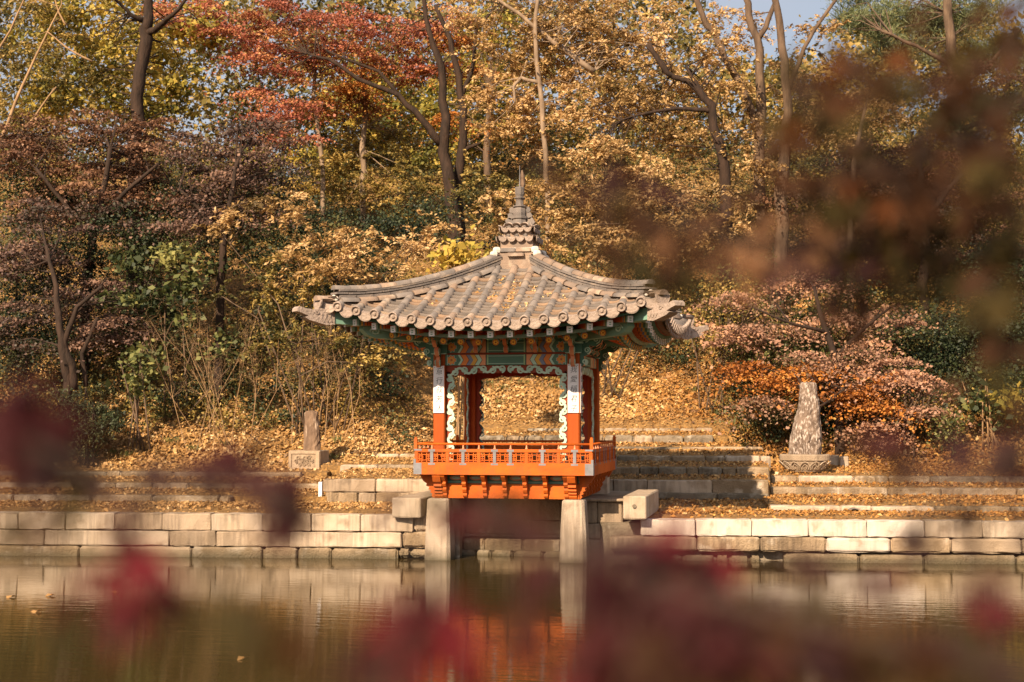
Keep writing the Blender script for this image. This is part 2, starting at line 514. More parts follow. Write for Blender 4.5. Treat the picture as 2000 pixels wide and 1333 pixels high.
# ------------------------------------------------------------------ stone blocks
def rblock(l0, l1, s0, s1, z0, z1, bev=.022, jit=.010, nl=5, f=None):
    """a hewn block in the wall's frame: rounded arrises, uneven faces"""
    f = f or W
    gx = [l0, l0 + bev] + list(np.linspace(l0, l1, nl + 1)[1:-1]) + [l1 - bev, l1]
    gy = [s0, s0 + bev, s1 - bev, s1]
    gz = [z0, z0 + bev, z1 - bev, z1]
    nx = len(gx)
    ids, vs = {}, []
    cx, cy, cz = (l0 + l1) / 2, (s0 + s1) / 2, (z0 + z1) / 2
    for i in range(nx):
        for j in range(4):
            for k in range(4):
                e = (i in (0, nx - 1)) + (j in (0, 3)) + (k in (0, 3))
                if e == 0:
                    continue
                x, y, z = gx[i], gy[j], gz[k]
                if e >= 2:
                    q = bev * (.55 if e == 2 else .75)
                    if i in (0, nx - 1): x += q * (1 if x < cx else -1)
                    if j in (0, 3): y += q * (1 if y < cy else -1)
                    if k in (0, 3): z += q * (1 if z < cz else -1)
                x += random.uniform(-jit, jit) * .6
                y += random.uniform(-jit, jit)
                z += random.uniform(-jit, jit) * .8
                ids[i, j, k] = len(vs)
                vs.append(f(x, y, z))
    fs = []
    for i in range(nx - 1):
        for j in range(3):
            for k in (0, 3):
                fs.append((ids[i, j, k], ids[i + 1, j, k], ids[i + 1, j + 1, k], ids[i, j + 1, k]))
        for k in range(3):
            for j in (0, 3):
                fs.append((ids[i, j, k], ids[i + 1, j, k], ids[i + 1, j, k + 1], ids[i, j, k + 1]))
    for j in range(3):
        for k in range(3):
            for i in (0, nx - 1):
                fs.append((ids[i, j, k], ids[i, j + 1, k], ids[i, j + 1, k + 1], ids[i, j, k + 1]))
    return vs, fs


def block(parent, l0, l1, s0, s1, z0, z1, m_, name='stone_block', bev=.022, jit=.010, nl=5):
    mb = MB()
    mb.add(*rblock(l0, l1, s0, s1, z0, z1, bev, jit, nl))
    c = W((l0 + l1) / 2, (s0 + s1) / 2, z0)
    return mb.build(name, m_, parent, at0=c)


def course(parent, joints_px, s, z0, z1, mats, depth=.35, bev=.018, jit=.011, gap=.006, proud=0.0, name='stone_block', nl=7):
    """one course of blocks; joints given by where the photograph shows them"""
    js = [l_at(p, s, z0) for p in joints_px]
    for i, (a, c) in enumerate(zip(js[:-1], js[1:])):
        m_ = mats[i % len(mats)]
        dz = random.uniform(-.006, .006)
        block(parent, a + gap, c - gap, s - proud + random.uniform(-.012, .012), s + depth, z0, z1 + dz, m_, name, bev, jit, nl)


GW = M['granite_white']
GP, GR, SB, SD = M['granite_pale'], M['granite'], M['stone_brown'], M['stone_dark']

# pond wall, left of the pavilion
wl = thing('pond_wall', 'granite pond wall left of the pavilion with grey weather streaks', 'wall', W(-6, .2, 0))
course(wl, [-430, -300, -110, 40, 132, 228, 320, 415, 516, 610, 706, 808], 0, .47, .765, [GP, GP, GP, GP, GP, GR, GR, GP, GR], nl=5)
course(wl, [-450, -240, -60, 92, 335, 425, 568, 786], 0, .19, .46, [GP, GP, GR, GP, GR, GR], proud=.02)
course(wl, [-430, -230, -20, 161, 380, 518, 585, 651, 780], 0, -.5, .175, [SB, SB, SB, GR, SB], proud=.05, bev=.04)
course(wl, [786, 838, 870], .02, .19, .47, [SB, SB], proud=.03, bev=.05)
course(wl, [810, 845, 880], .04, .48, .75, [GR, SB], proud=.03, bev=.04)
course(wl, [780, 803, 840], .02, .02, .165, [SB, SB], proud=.05, bev=.05)
mb = MB(); mb.add(*rblock(-16, -.9, .24, .7, -.8, .70)); mb.build('wall_core', SD, wl)
# pond wall, right
wr = thing('pond_wall', 'bright granite pond wall right of the pavilion, large smooth top stones', 'wall', W(6, .2, 0))
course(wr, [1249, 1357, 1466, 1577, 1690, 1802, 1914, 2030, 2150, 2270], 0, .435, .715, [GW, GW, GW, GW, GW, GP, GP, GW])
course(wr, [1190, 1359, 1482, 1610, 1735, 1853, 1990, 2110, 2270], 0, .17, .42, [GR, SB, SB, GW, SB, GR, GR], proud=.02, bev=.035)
course(wr, [1527, 1674, 1800, 1979, 2120, 2270], 0, -.5, .135, [SB, SB, SB, SB], proud=.07, bev=.05)
course(wr, [1180, 1330, 1397], .1, -.5, .10, [SD, SD], proud=.0, bev=.06)
course(wr, [1395, 1420, 1462, 1482], .04, -.5, .09, [SB, SB, SB], proud=.06, bev=.06)
mb = MB(); mb.add(*rblock(1.6, 16, .24, .7, -.8, .65)); mb.build('wall_core', SD, wr)

# stone abutment that carries the back of the pavilion
ab = thing('stone_abutment', 'shaded stone base in the water behind the two pavilion pillars', 'stone base', (0, .4, 0))


def abox(x0, x1, y0, y1, z0, z1, m_, bev=.02, jit=.007):
    mb = MB()
    mb.add(*rblock(x0, x1, y0, y1, z0, z1, bev, jit, 4, lambda a, b_, c: np.array([a, b_, c])))
    return mb.build('stone_block', m_, ab, at0=((x0 + x1) / 2, (y0 + y1) / 2, z0))


for x0, x1, z0, z1, m_ in [(-1.02, -.1, .62, 1.02, SD), (-.09, .86, .62, 1.02, SB), (-1.02, .2, .36, .61, SB), (.21, 1.15, .36, .61, SB), (-1.3, -.4, .30, .35, GR), (-.39, 1.15, .30, .35, GR)]:
    abox(x0, x1, .02, .5, z0, z1, m_)
for x0, x1 in [(-1.02, -.62), (-.61, .1), (.11, .80), (.81, 1.2)]:
    abox(x0, x1, -.26, .0, .05, .285, SB, .03)
for x0, x1 in [(-1.1, -.75), (-.74, -.45), (-.44, -.05), (-.04, .5), (.51, 1.2)]:
    abox(x0, x1, -.42, -.10, -.5, .09, SB, .05)
for x0, x1, z0, z1 in [(1.22, 1.5, .62, 1.0), (1.21, 1.95, .34, .61), (1.51, 1.95, .62, 1.0), (1.21, 1.7, -.5, .33), (1.71, 2.2, -.5, .33)]:
    abox(x0, x1, -.78 + .25, .3, z0, z1, GR)
abox(-1.95, -1.05, -.9, .1, -.5, .72, GR)
abox(-2.0, 2.02, .52, 3.0, -.3, 1.02, GR)
abox(-2.0, -1.06, -.2, .5, .73, 1.01, GR)
abox(1.0, 2.05, -.62, .5, 1.012, 1.055, GR, .012)
# long beam stones that jut out beside the abutment
jl = at(786, 985, 25.0)
mb = MB(); mb.add(*rblock(-2.02, -1.5, -1.42, 1.6, .735, 1.075, .015, .005, 3, lambda a, b_, c: np.array([a, b_, c])))
tag(mb.build('beam_stone', GP, None, at0=(-1.8, 0, .735)), 'smooth square-ended beam stone jutting over the pond wall left of the stone pillar', 'stone')
mb = MB()
mb.add(*rblock(2.02, 2.42, -1.02, 1.3, .735, 1.13, .015, .005, 3, lambda a, b_, c: np.array([a, b_, c])))
bsr = mb.build('beam_stone', GP, None, at0=(2.2, 0, .735))
tag(bsr, 'beam stone with a round drain hole in its end, right of the pavilion pillars', 'stone')
mb = MB(); mb.lathe([(.012, 0), (.032, .004), (.036, .012), (.032, .016)], 12)
o = link('drain_hole', mb.mesh('drain_hole', M['stone_dark'], True), bsr, Matrix.Translation((2.22, -1.032, .96)) @ Matrix.Rotation(PI / 2, 4, 'X'))


# terraces behind the wall: each riser a low wall of its own, with ground behind
def shelf(px0, px1, s0, z0, s1, z1, m_=None):
    a0, a1 = l_at(px0, s0, z0), l_at(px1, s0, z0)
    n = max(3, int((a1 - a0) / .4)); k = 7
    mb = MB()
    vs, fs = [], []
    for j in range(k):
        for i in range(n + 1):
            u, v = i / n, j / (k - 1)
            zz = z0 + (z1 - z0) * v + (random.uniform(-.015, .015) if 0 < j < k - 1 else 0) 
            vs.append(W(a0 + (a1 - a0) * u, s0 + (s1 - s0) * v, zz))
    for j in range(k - 1):
        for i in range(n):
            a = j * (n + 1) + i
            fs.append((a, a + 1, a + n + 2, a + n + 1))
    mb.add(vs, fs)
    for (p, q) in (((a0, s0), (a0, s1)), ((a1, s0), (a1, s1)), ((a0, s0), (a1, s0))):
        za, zb = z0, (z1 if p[1] != q[1] else z0)
        mb.add([W(*p, za), W(*q, zb), W(*q, zb - .8), W(*p, za - .8)], [(0, 1, 2, 3)])
    SHELVES.append((a0, a1, s0, z0, s1, z1))
    return mb.build('terrace_ground', m_ or M['litter'], None, 'structure', smooth=False)


SHELVES = []


def riser(label, px, s, z0, z1, mats, depth=.3, **kw):
    px0, px1 = px[0], px[-1]
    a = W(l_at((px0 + px1) / 2, s, z0), s, z0)
    t_ = thing('stone_step', label, 'stone step', a, 'terrace steps on the bank')
    course(t_, px, s, z0 - .12, z1, mats, depth, name='step_stone', **kw)
    return t_


# ground just behind the pond wall
shelf(-500, 800, .33, .745, 2.75, .80)
shelf(1262, 2300, .33, .695, 2.1, .735)
# left bank
riser('lowest step on the left bank, low pale slabs half under leaves', [-460, -240, -60, 30, 180, 300, 430, 452], 2.65, .80, .94, [SB, GR, SB, GP, SB, SB], bev=.03)
shelf(-520, 640, 2.9, .92, 4.3, .99, M['litter'])
riser('second step from the pond on the left bank, long worn blocks', [-440, -200, 0, 90, 147, 228, 300, 370, 458, 560, 626], 4.17, .97, 1.115, [SB, SB, GR, SB], bev=.03)
shelf(-520, 650, 4.42, 1.10, 5.9, 1.16)
riser('upper step on the left bank beneath the leafy slope', [-380, -120, 60, 210, 238, 340, 410, 470, 590], 5.83, 1.15, 1.285, [SB, GR, SD, SB], bev=.035)
shelf(-520, 640, 6.05, 1.27, 7.6, 1.36)
# mid left
riser('two-course retaining wall left of the pavilion, lower course', [636, 700, 735, 860, 920], 2.9, .80, 1.0, [SB, GR, SB], bev=.02)
riser('two-course retaining wall left of the pavilion, upper course', [632, 735, 842, 930], 2.94, 1.13, 1.265, [GR, GP, GR], bev=.02)
shelf(634, 960, 3.2, 1.25, 6.2, 1.34)
riser('long pale slab step behind the left corner of the pavilion', [664, 738, 812, 880], 6.15, 1.36, 1.44, [GP, SB], bev=.03)
shelf(628, 960, 6.4, 1.42, 9.0, 1.55)
riser('topmost pale slab step left of the pavilion railing', [638, 680, 780, 830, 900], 8.4, 1.5, 1.625, [GP, GP, SB], bev=.04)
shelf(610, 960, 8.7, 1.61, 9.6, 1.72)
# mid right and behind the pavilion
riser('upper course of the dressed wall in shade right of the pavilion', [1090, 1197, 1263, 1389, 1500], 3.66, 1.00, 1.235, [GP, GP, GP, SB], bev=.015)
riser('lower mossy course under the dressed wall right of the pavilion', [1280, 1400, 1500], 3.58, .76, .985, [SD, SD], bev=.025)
shelf(1255, 1510, 2.08, .73, 3.8, .86)
shelf(1060, 1502, 3.95, 1.22, 4.75, 1.29)
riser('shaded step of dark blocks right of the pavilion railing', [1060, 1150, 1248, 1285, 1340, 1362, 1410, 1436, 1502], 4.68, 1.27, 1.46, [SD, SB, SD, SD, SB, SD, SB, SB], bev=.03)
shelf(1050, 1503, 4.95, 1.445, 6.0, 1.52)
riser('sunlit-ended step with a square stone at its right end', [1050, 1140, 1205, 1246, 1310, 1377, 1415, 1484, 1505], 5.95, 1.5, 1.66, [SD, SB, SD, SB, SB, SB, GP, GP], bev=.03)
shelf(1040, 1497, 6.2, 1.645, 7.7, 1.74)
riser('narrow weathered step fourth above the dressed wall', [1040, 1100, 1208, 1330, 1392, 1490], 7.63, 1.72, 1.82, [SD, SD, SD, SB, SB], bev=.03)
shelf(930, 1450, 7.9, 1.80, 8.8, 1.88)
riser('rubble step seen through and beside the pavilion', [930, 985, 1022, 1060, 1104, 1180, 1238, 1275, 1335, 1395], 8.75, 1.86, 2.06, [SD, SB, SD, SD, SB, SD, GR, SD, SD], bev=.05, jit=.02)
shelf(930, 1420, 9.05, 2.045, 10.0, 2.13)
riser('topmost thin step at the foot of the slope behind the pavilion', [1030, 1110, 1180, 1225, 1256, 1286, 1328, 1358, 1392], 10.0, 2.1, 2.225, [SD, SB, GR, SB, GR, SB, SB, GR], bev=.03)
shelf(935, 1430, 10.25, 2.21, 11.0, 2.5)
# right bank
riser('lowest step on the right bank, low pale slabs', [1501, 1640, 1700, 1822, 1970, 2110, 2280], 1.99, .72, .84, [GP, GP, GP, SB, SB], bev=.025)
shelf(1500, 2330, 2.2, .825, 4.25, .92)
riser('second step on the right bank, mottled long blocks', [1501, 1732, 1836, 1938, 1982, 2100, 2280], 4.16, .90, 1.08, [SB, SB, GR, SB, SB], bev=.03)
shelf(1500, 2330, 4.4, 1.065, 5.3, 1.12)
riser('third step on the right bank in front of the carved basin', [1502, 1558, 1666, 1735, 1816, 1940, 2090, 2280], 5.25, 1.1, 1.27, [SB, GP, SB, SB, SD, SB], bev=.04)
shelf(1490, 2330, 5.5, 1.255, 9.3, 1.38)

# thin white post on the left bank
mb = MB()
c = W(l_at(628, 2.95, .85), 2.95, .8)
mb.box(c + np.array([0, 0, .2]), (.035, .04, .21))
tag(mb.build('marker_post', M['white'], None, at0=c), 'thin white stone marker post where the left steps meet the wall', 'post')
# arched drain tile in the right bank
c = W(l_at(1666, 1.9, .74), 1.88, .735)
mb = MB()
out = [(.13 * math.cos(a), .085 * math.sin(a)) for a in np.linspace(0, PI, 11)] + [(.105 * math.cos(a), .062 * math.sin(a)) for a in np.linspace(PI, 0, 11)]
mb.prism(out, lambda u, v, t: c + WT * u + WN * t + _Z * v, 0, .22)
tag(mb.build('drain_tile', M['tile'], None, at0=c), 'grey arched roof tile set as a drain in the right bank step', 'drain tile')
# -------------------------------------------------------------- END OF SETTING PART 1

# ================================================================== PAVILION
PV = thing('pavilion', 'small red square pavilion with curved grey tiled roof standing on stone pillars in the pond', 'pavilion', (0, 0, 0))
E_ = 2.80


def lift(u):
    return .36 * (abs(u) / E_) ** 2.2


def zr(u, h):
    d = h / E_
    return 5.44 - 1.39 * (1.33 * d - .33 * d * d) + lift(min(abs(u), E_ * 1.1))


def SP(k, u, h, z):
    """point on side k (0 front, 1 right, 2 back, 3 left): u along it, h out from the centre"""
    return [(u, -h, z), (h, u, z), (-u, h, z), (-h, -u, z)][k]


RZ = [Matrix.Rotation(k * PI / 2, 4, 'Z') for k in range(4)]


def frame(x, y, z):
    m_ = Matrix.Identity(4)
    for i, a in enumerate((x, y, z)):
        for j in range(3):
            m_[j][i] = a[j]
    return m_


# stone pillars, plinths
for sx in (-1, 1):
    mb = MB()
    c0 = np.array([sx * 1.2 - .0, -1.2])
    rows = [(-.7, .245), (.0, .235), (.5, .222), (1.03, .192), (1.055, .185), (1.075, .165)]
    vs, fs = [], []
    for z, r in rows:
        b_ = r * .22
        for (ax, ay) in ((-r, -r + b_), (-r + b_, -r), (r - b_, -r), (r, -r + b_), (r, r - b_), (r - b_, r), (-r + b_, r), (-r, r - b_)):
            vs.append((c0[0] + ax + random.uniform(-.004, .004), c0[1] + ay + random.uniform(-.004, .004), z))
    for i in range(len(rows) - 1):
        for j in range(8):
            a, b_ = i * 8 + j, i * 8 + (j + 1) % 8
            fs.append((a, b_, b_ + 8, a + 8))
    fs.append(tuple(range(40, 48)))
    mb.add(vs, fs)
    mb.build('stone_pillar', M['pillar_granite'], PV, at0=(sx * 1.2, -1.2, -.7))
    mb = MB(); mb.box((sx * 1.27, 1.27, 1.275), (.20, .17, .222))
    mb.build('plinth_stone', GP, PV, at0=(sx * 1.25, 1.25, 1.05))

# floor frame, girders, brackets
for k in range(4):
    q = 0 if k % 2 == 0 else .104
    mb = MB(); mb.span(SP(k, -1.58 + q, 1.475, 1.50), SP(k, 1.58 - q, 1.58, 1.705))
    mb.build('floor_beam', M['orange'], PV)
    mb = MB(); mb.span(SP(k, -1.29 + q * 1.75, 1.11, 1.08), SP(k, 1.29 - q * 1.75, 1.29, 1.335))
    mb.build('girder', M['orange'], PV)
    mb = MB()
    mb.span(SP(k, -1.2, 1.21, 1.335), SP(k, 1.2, 1.235, 1.50), 0)
    mb.span(SP(k, -1.2, 1.235, 1.345), SP(k, 1.2, 1.245, 1.375), 1)
    for i in range(6):
        uc = -.90 + i * .36
        pts = [(.12 * math.cos(a), .045 * math.sin(a)) for a in np.linspace(0, 2 * PI, 15)[:-1]]
        mb.prism(pts, lambda u, v, t: SP(k, uc + u, t, 1.435 + v), 1.236, 1.246, 2)
        pts = [(.08 * math.cos(a), .026 * math.sin(a)) for a in np.linspace(0, 2 * PI, 15)[:-1]]
        mb.prism(pts, lambda u, v, t: SP(k, uc + u, t, 1.435 + v), 1.246, 1.25, 3)
    mb.build('apron_panel', [M['green'], M['pale_green'], M['salmon'], M['mint']], PV)
    prof = [(0, 1.10), (.03, 1.10), (.055, 1.13), (.05, 1.17), (.075, 1.19), (.10, 1.235), (.085, 1.27), (.115, 1.29), (.15, 1.335), (.14, 1.37), (.18, 1.40), (.25, 1.46), (.27, 1.499), (0, 1.499)]
    for i in range(7):
        uc = -1.08 + i * .36
        mb = MB()
        mb.prism(prof, lambda o_, z, t: SP(k, uc + t, 1.291 + o_, z), -.035, .035, 0)
        mb.build('bracket', M['orange'], PV, at0=SP(k, uc, 1.29, 1.1))
    # corner bracket: a thick scalloped plate carrying the corner
    prof = [(0, 1.082), (.02, 1.082), (.05, 1.12), (.03, 1.15), (.075, 1.17), (.06, 1.21), (.11, 1.225), (.09, 1.265), (.15, 1.29), (.14, 1.33), (.20, 1.37), (.255, 1.46), (.27, 1.499), (0, 1.499)]
    for sx in (-1, 1):
        mb = MB()
        mb.prism(prof, lambda o_, z, t: SP(k, sx * (1.292 + o_), t, z), 1.12, 1.26)
        mb.build('corner_bracket', M['orange'], PV, at0=SP(k, sx * 1.3, 1.2, 1.09))
for i in range(10):
    x0 = -1.47 + i * .294
    mb = MB(); mb.span((x0 + .003, -1.47, 1.60), (x0 + .291, 1.47, 1.66))
    mb.build('floor_plank', M['red'], PV, at0=(x0, 0, 1.6))

# columns
for sx in (-1, 1):
    for sy in (-1, 1):
        r, c_ = .105, .018
        mb = MB()
        out = [(-r, -r + c_), (-r + c_, -r), (r - c_, -r), (r, -r + c_), (r, r - c_), (r - c_, r), (-r + c_, r), (-r, r - c_)]
        mb.prism(out, lambda u, v, t: (sx * 1.2 + u, sy * 1.2 + v, t), 1.66, 4.05)
        mb.build('column', M['column'], PV, at0=(sx * 1.2, sy * 1.2, 1.66))

# railings
mbc = MB()                                  # one lattice panel, local: x along, z up, origin at centre
w2, h2, tk = .112, .088, .007
for x in (-w2, w2):
    mbc.box((x, 0, 0), (tk * .8, .012, h2))
for z in (-h2, h2):
    mbc.box((0, 0, z), (w2 - tk * .8, .012, tk * .8))
for z in (-.048, .048):
    mbc.box((0, 0, z), (.074, .010, tk))
for x in (-.038, .038):
    mbc.box((x, 0, 0), (tk, .0105, .041))
for sx in (-1, 1):
    mbc.box((sx * .081, 0, 0), (tk, .0103, .055 + tk))
    for z in (-.022, .022):
        mbc.box((sx * .078, 0, z), (.033, .0095, tk * .9))
for sx in (-1, 1):
    for sz in (-1, 1):
        mbc.box((sx * .097, 0, sz * .055), (.015, .0098, tk))
        mbc.box((sx * .045, 0, sz * .068), (tk, .0099, .014))
me_lat = mbc.mesh('lattice_panel', M['orange'])
mbl = MB(); mbl.lathe([(.022, 0), (.026, .012), (.012, .025), (.018, .04), (.010, .055), (.014, .068)], 8)
me_lot = mbl.mesh('lotus_support', M['salmon'], True)
for k in range(4):
    q = 0 if k % 2 == 0 else .062
    mb = MB()
    mb.span(SP(k, -1.56 + q, 1.52, 1.893), SP(k, 1.56 - q, 1.575, 1.945))
    for i in range(12):
        uc = -1.54 + i * .28
        mb.span(SP(k, uc - .026, 1.525, 1.705), SP(k, uc + .026, 1.570, 1.893))
    rl = mb.build('railing', M['orange'], PV)
    for i in range(11):
        uc = -1.40 + i * .28
        link('lattice_panel', me_lat, rl, RZ[k] @ Matrix.Translation((uc, -1.548, 1.799)))
    for i in range(10):
        link('lotus_support', me_lot, rl, RZ[k] @ Matrix.Translation((-1.26 + i * .28, -1.548, 1.945)))
    mb = MB(); mb.tube([SP(k, -1.53, 1.548, 2.032), SP(k, 1.53, 1.548, 2.032)], .021, 8)
    mb.build('top_rail', M['orange'], rl, smooth=True)
    for sx in ((-1, 1) if k % 2 == 0 else ()):
        mb = MB()
        mb.span(SP(k, sx * 1.578, 1.522, 1.945), SP(k, sx * 1.522, 1.578, 2.12))
        mb.span(SP(k, sx * 1.571, 1.529, 2.12), SP(k, sx * 1.529, 1.571, 2.15))
        mb.build('corner_post', M['orange'], rl)
    for i in (1, 3, 5, 6, 8, 10):
        uc = -1.54 + i * .28
        mb = MB()
        mb.span(SP(k, uc - .027, 1.5702, 1.70), SP(k, uc + .027, 1.5765, 1.9))
        mb.span(SP(k, uc - .06, 1.5752, 1.9), SP(k, uc + .06, 1.579, 1.94))
        mb.span(SP(k, uc - .06, 1.5802, 1.668), SP(k, uc + .06, 1.584, 1.699))
        mb.build('iron_strap', M['iron'], rl)
    for sx in (-1, 1):
        mb = MB()
        mb.span(SP(k, sx * 1.585, 1.5802, 1.505), SP(k, sx * 1.44, 1.5845, 1.70))
        mb.span(SP(k, sx * 1.585, 1.5802, 1.7), SP(k, sx * 1.545, 1.5845, 1.77))
        mb.build('iron_strap', M['iron'], rl)
        mb = MB()
        mb.span(SP(k, sx * 1.575, 1.5755, 1.915), SP(k, sx * 1.44, 1.5795, 1.944))
        mb.build('iron_strap', M['iron'], rl)


# painted beams
def beam_mat():
    m, t, b, new, ln = nt('painted_beam')
    tc = new('ShaderNodeTexCoord'); sp = new('ShaderNodeSeparateXYZ'); ln(tc.outputs['Object'], sp.inputs[0])

    def ma(op, a, b_=None, c=None):
        n = new('ShaderNodeMath'); n.operation = op
        for i, v in enumerate((a, b_, c)):
            if v is None:
                continue
            if isinstance(v, (int, float)):
                n.inputs[i].default_value = v
            else:
                ln(v, n.inputs[i])
        return n.outputs[0]
    ax, az = ma('ABSOLUTE', sp.outputs[0]), ma('ABSOLUTE', sp.outputs[2])
    v = ma('SUBTRACT', ax, ma('MULTIPLY', az, .62))
    v = ma('MULTIPLY', ma('SUBTRACT', v, .345), 1 / .50)
    dk, mint, ochre, blue, org, sal, grn = (.02, .025, .03), (.42, .62, .50), (.66, .36, .05), (.17, .20, .30), (.68, .20, .03), (.70, .30, .14), (.065, .165, .115)
    chev = ramp_node(t, [(0, sal), (.15, dk), (.17, mint), (.31, dk), (.33, ochre), (.48, blue), (.62, dk), (.64, org), (.83, dk), (.85, mint), (.93, grn)], 'CONSTANT')
    ln(v, chev.inputs[0])
    panel = ramp_node(t, [(0, grn), (.60, dk), (.66, (.30, .48, .38)), (.80, grn)], 'CONSTANT')
    ln(ma('MULTIPLY', az, 1 / .09), panel.inputs[0])
    # lotus at the end: rings round (0.97, 0)
    dx = ma('MULTIPLY', ma('SUBTRACT', ax, .985), 1.0)
    rr = ma('SQRT', ma('ADD', ma('MULTIPLY', dx, dx), ma('MULTIPLY', az, az)))
    an = ma('ARCTAN2', az, dx)
    pet = ma('MULTIPLY', ma('SINE', ma('MULTIPLY', an, 8.0)), .012)
    lot = ramp_node(t, [(0, (.35, .05, .03)), (.2, ochre), (.45, org), (.72, dk), (.76, mint), (.84, grn)], 'CONSTANT')
    ln(ma('MULTIPLY', ma('ADD', rr, pet), 10.0), lot.inputs[0])

    def mix(f, a, b_):
        n = new('ShaderNodeMix'); n.data_type = 'RGBA'
        ln(f, n.inputs[0])
        for i, c in ((6, a), (7, b_)):
            if isinstance(c, tuple):
                n.inputs[i].default_value = (*c, 1)
            else:
                ln(c, n.inputs[i])
        return n.outputs[2]
    c = mix(ma('GREATER_THAN', ax, .315), panel.outputs[0], (.26, .42, .22))
    c = mix(ma('GREATER_THAN', ax, .345), c, dk)
    c = mix(ma('GREATER_THAN', ax, .365), c, chev.outputs[0])
    c = mix(ma('GREATER_THAN', ax, .885), c, lot.outputs[0])
    c = mix(ma('GREATER_THAN', ax, 1.05), c, (.30, .45, .36))
    c = mix(ma('GREATER_THAN', ax, 1.065), c, grn)
    ln(c, b.inputs['Base Color'])
    b.inputs['Roughness'].default_value = .6
    return m


M['beam'] = beam_mat()
mb = MB(); mb.box((0, 0, 0), (1.095, .07, .09)); me_beam = mb.mesh('lintel_beam', M['beam'])
mb = MB(); mb.box((0, 0, 0), (1.30, .06, .10)); me_beam2 = mb.mesh('upper_beam', M['beam'])
mb = MB(); mb.tube([(-2.0, 0, 0), (2.0, 0, 0)], .12, 12); me_pur = mb.mesh('purlin', M['beam'], True)
for k in range(4):
    link('lintel_beam', me_beam, PV, RZ[k] @ Matrix.Translation((0, -1.2, 3.505)))
    link('upper_beam', me_beam2, PV, RZ[k] @ Matrix.Translation((0, -1.2 - (.0015 if k % 2 else 0), 3.735 + (.002 if k % 2 else 0))))
    link('purlin', me_pur, PV, RZ[k] @ Matrix.Translation((0, -1.2, 3.95 + (.003 if k % 2 else 0))))
    mb = MB(); mb.span(SP(k, -1.09, 1.185, 3.596), SP(k, 1.09, 1.215, 3.634)); mb.build('dark_gap_board', M['red'], PV)


def spiral(c, r0, r1, a0, turns, n=22):
    return [(c[0] + (r0 + (r1 - r0) * i / (n - 1)) * math.cos(a0 + turns * 2 * PI * i / (n - 1)), c[1] + (r0 + (r1 - r0) * i / (n - 1)) * math.sin(a0 + turns * 2 * PI * i / (n - 1))) for i in range(n)]


# scrolled frames under the lintels and down the posts
for k in range(4):
    mb = MB()
    top = 3.412
    n = 45
    bot = []
    for i in range(n):
        u = 1.09 - 2.18 * i / (n - 1)
        a = abs(u)
        dep = .105 + .035 * abs(math.sin(a * PI / .30)) + .07 * max(0, (a - .55) / .5) + (.0 if a > .12 else -.02)
        bot.append((u, top - dep))
    mb.prism([(-1.09, top)] + bot[::-1] + [(1.09, top)], lambda u, z, t: SP(k, u, t, z), 1.175, 1.20, 0)
    for sx in (-1, 1):
        us = np.linspace(.04, 1.05, 60)
        wave = [(sx * u, top - .075 - .04 * max(0, (u - .5) / .5) - (.042 + .014 * u) * math.cos(u * 2 * PI / .34)) for u in us]
        mb.ribbon(wave, .040, lambda u, z, t: SP(k, u, t, z), 1.199, 1.226, 1)
        for j in range(6):
            uc = .085 + j * .17
            sg = 1 if j % 2 else -1
            zc = top - .075 - .04 * max(0, (uc - .5) / .5) + sg * -.012
            mb.ribbon(spiral((sx * uc, zc), .064, .018, PI / 2 * sg, 1.35 * sx * sg), .026, lambda u, z, t: SP(k, u, t, z), 1.199, 1.222, 1)
    mb.build('scroll_apron', [M['red'], M['mint']], PV)
    for sx in (-1, 1):
        mb = MB()
        zs = np.linspace(1.68, 3.26, 110)
        edge = [(sx * (1.01 + .022 * math.sin(z * 2 * PI / .29)), z) for z in np.linspace(1.68, 3.30, 60)]
        mb.prism([(sx * 1.093, 1.68)] + edge + [(sx * 1.093, 3.30)], lambda u, z, t: SP(k, u, t, z), 1.178, 1.20, 0)
        wave = [(sx * (1.005 + .044 * math.sin(z * 2 * PI / .29)), z) for z in zs]
        mb.ribbon(wave, .042, lambda u, z, t: SP(k, u, t, z), 1.199, 1.228, 1)
        for j in range(11):
            zc = 1.72 + j * .145
            sg = 1 if math.sin(zc * 2 * PI / .29) > 0 else -1
            mb.ribbon(spiral((sx * (1.005 - sg * .014), zc + .012), .058, .018, (0 if sg > 0 else PI), 1.35), .025, lambda u, z, t: SP(k, u, t, z), 1.199, 1.223, 1)
        mb.build('scroll_jamb', [M['red'], M['mint']], PV)

# carved bracket noses on the column heads and between them
NOSE = [(0, 3.36), (.06, 3.39), (.095, 3.47), (.07, 3.55), (.15, 3.58), (.21, 3.66), (.16, 3.74), (.28, 3.72), (.38, 3.79), (.41, 3.88), (.36, 3.95), (.22, 3.98), (0, 3.99)]
NOSE2 = [(0, 3.625), (.10, 3.625), (.15, 3.67), (.12, 3.73), (.22, 3.77), (.27, 3.85), (.20, 3.92), (0, 3.93)]
for k in range(4):
    for u, prof, sc, base in [(-1.2, NOSE, 1, 1.305), (1.2, NOSE, 1, 1.305), (-.52, NOSE2, 1, 1.26), (.02, NOSE2, 1, 1.26), (.54, NOSE2, 1, 1.26)]:
        mb = MB()
        mb.prism(prof, lambda o_, z, t: SP(k, u + t, base + o_, z), -.036, .036, 0, 1)
        sp = [((.085, 3.46), .05), ((.13, 3.66), .062), ((.29, 3.85), .075), ((.10, 3.87), .07)] if prof is NOSE else [((.09, 3.69), .04), ((.16, 3.84), .06)]
        for c, r in sp:
            for t0, t1 in ((-.046, -.036), (.036, .046)):
                mb.ribbon(spiral(c, r, .012, -PI / 2, 1.5), .02, lambda o_, z, t: SP(k, u + t, base + o_, z), t0, t1, 2)
        mb.build('bracket_nose', [M['green'], M['salmon'], M['mint']], PV, at0=SP(k, u, base, 3.4))
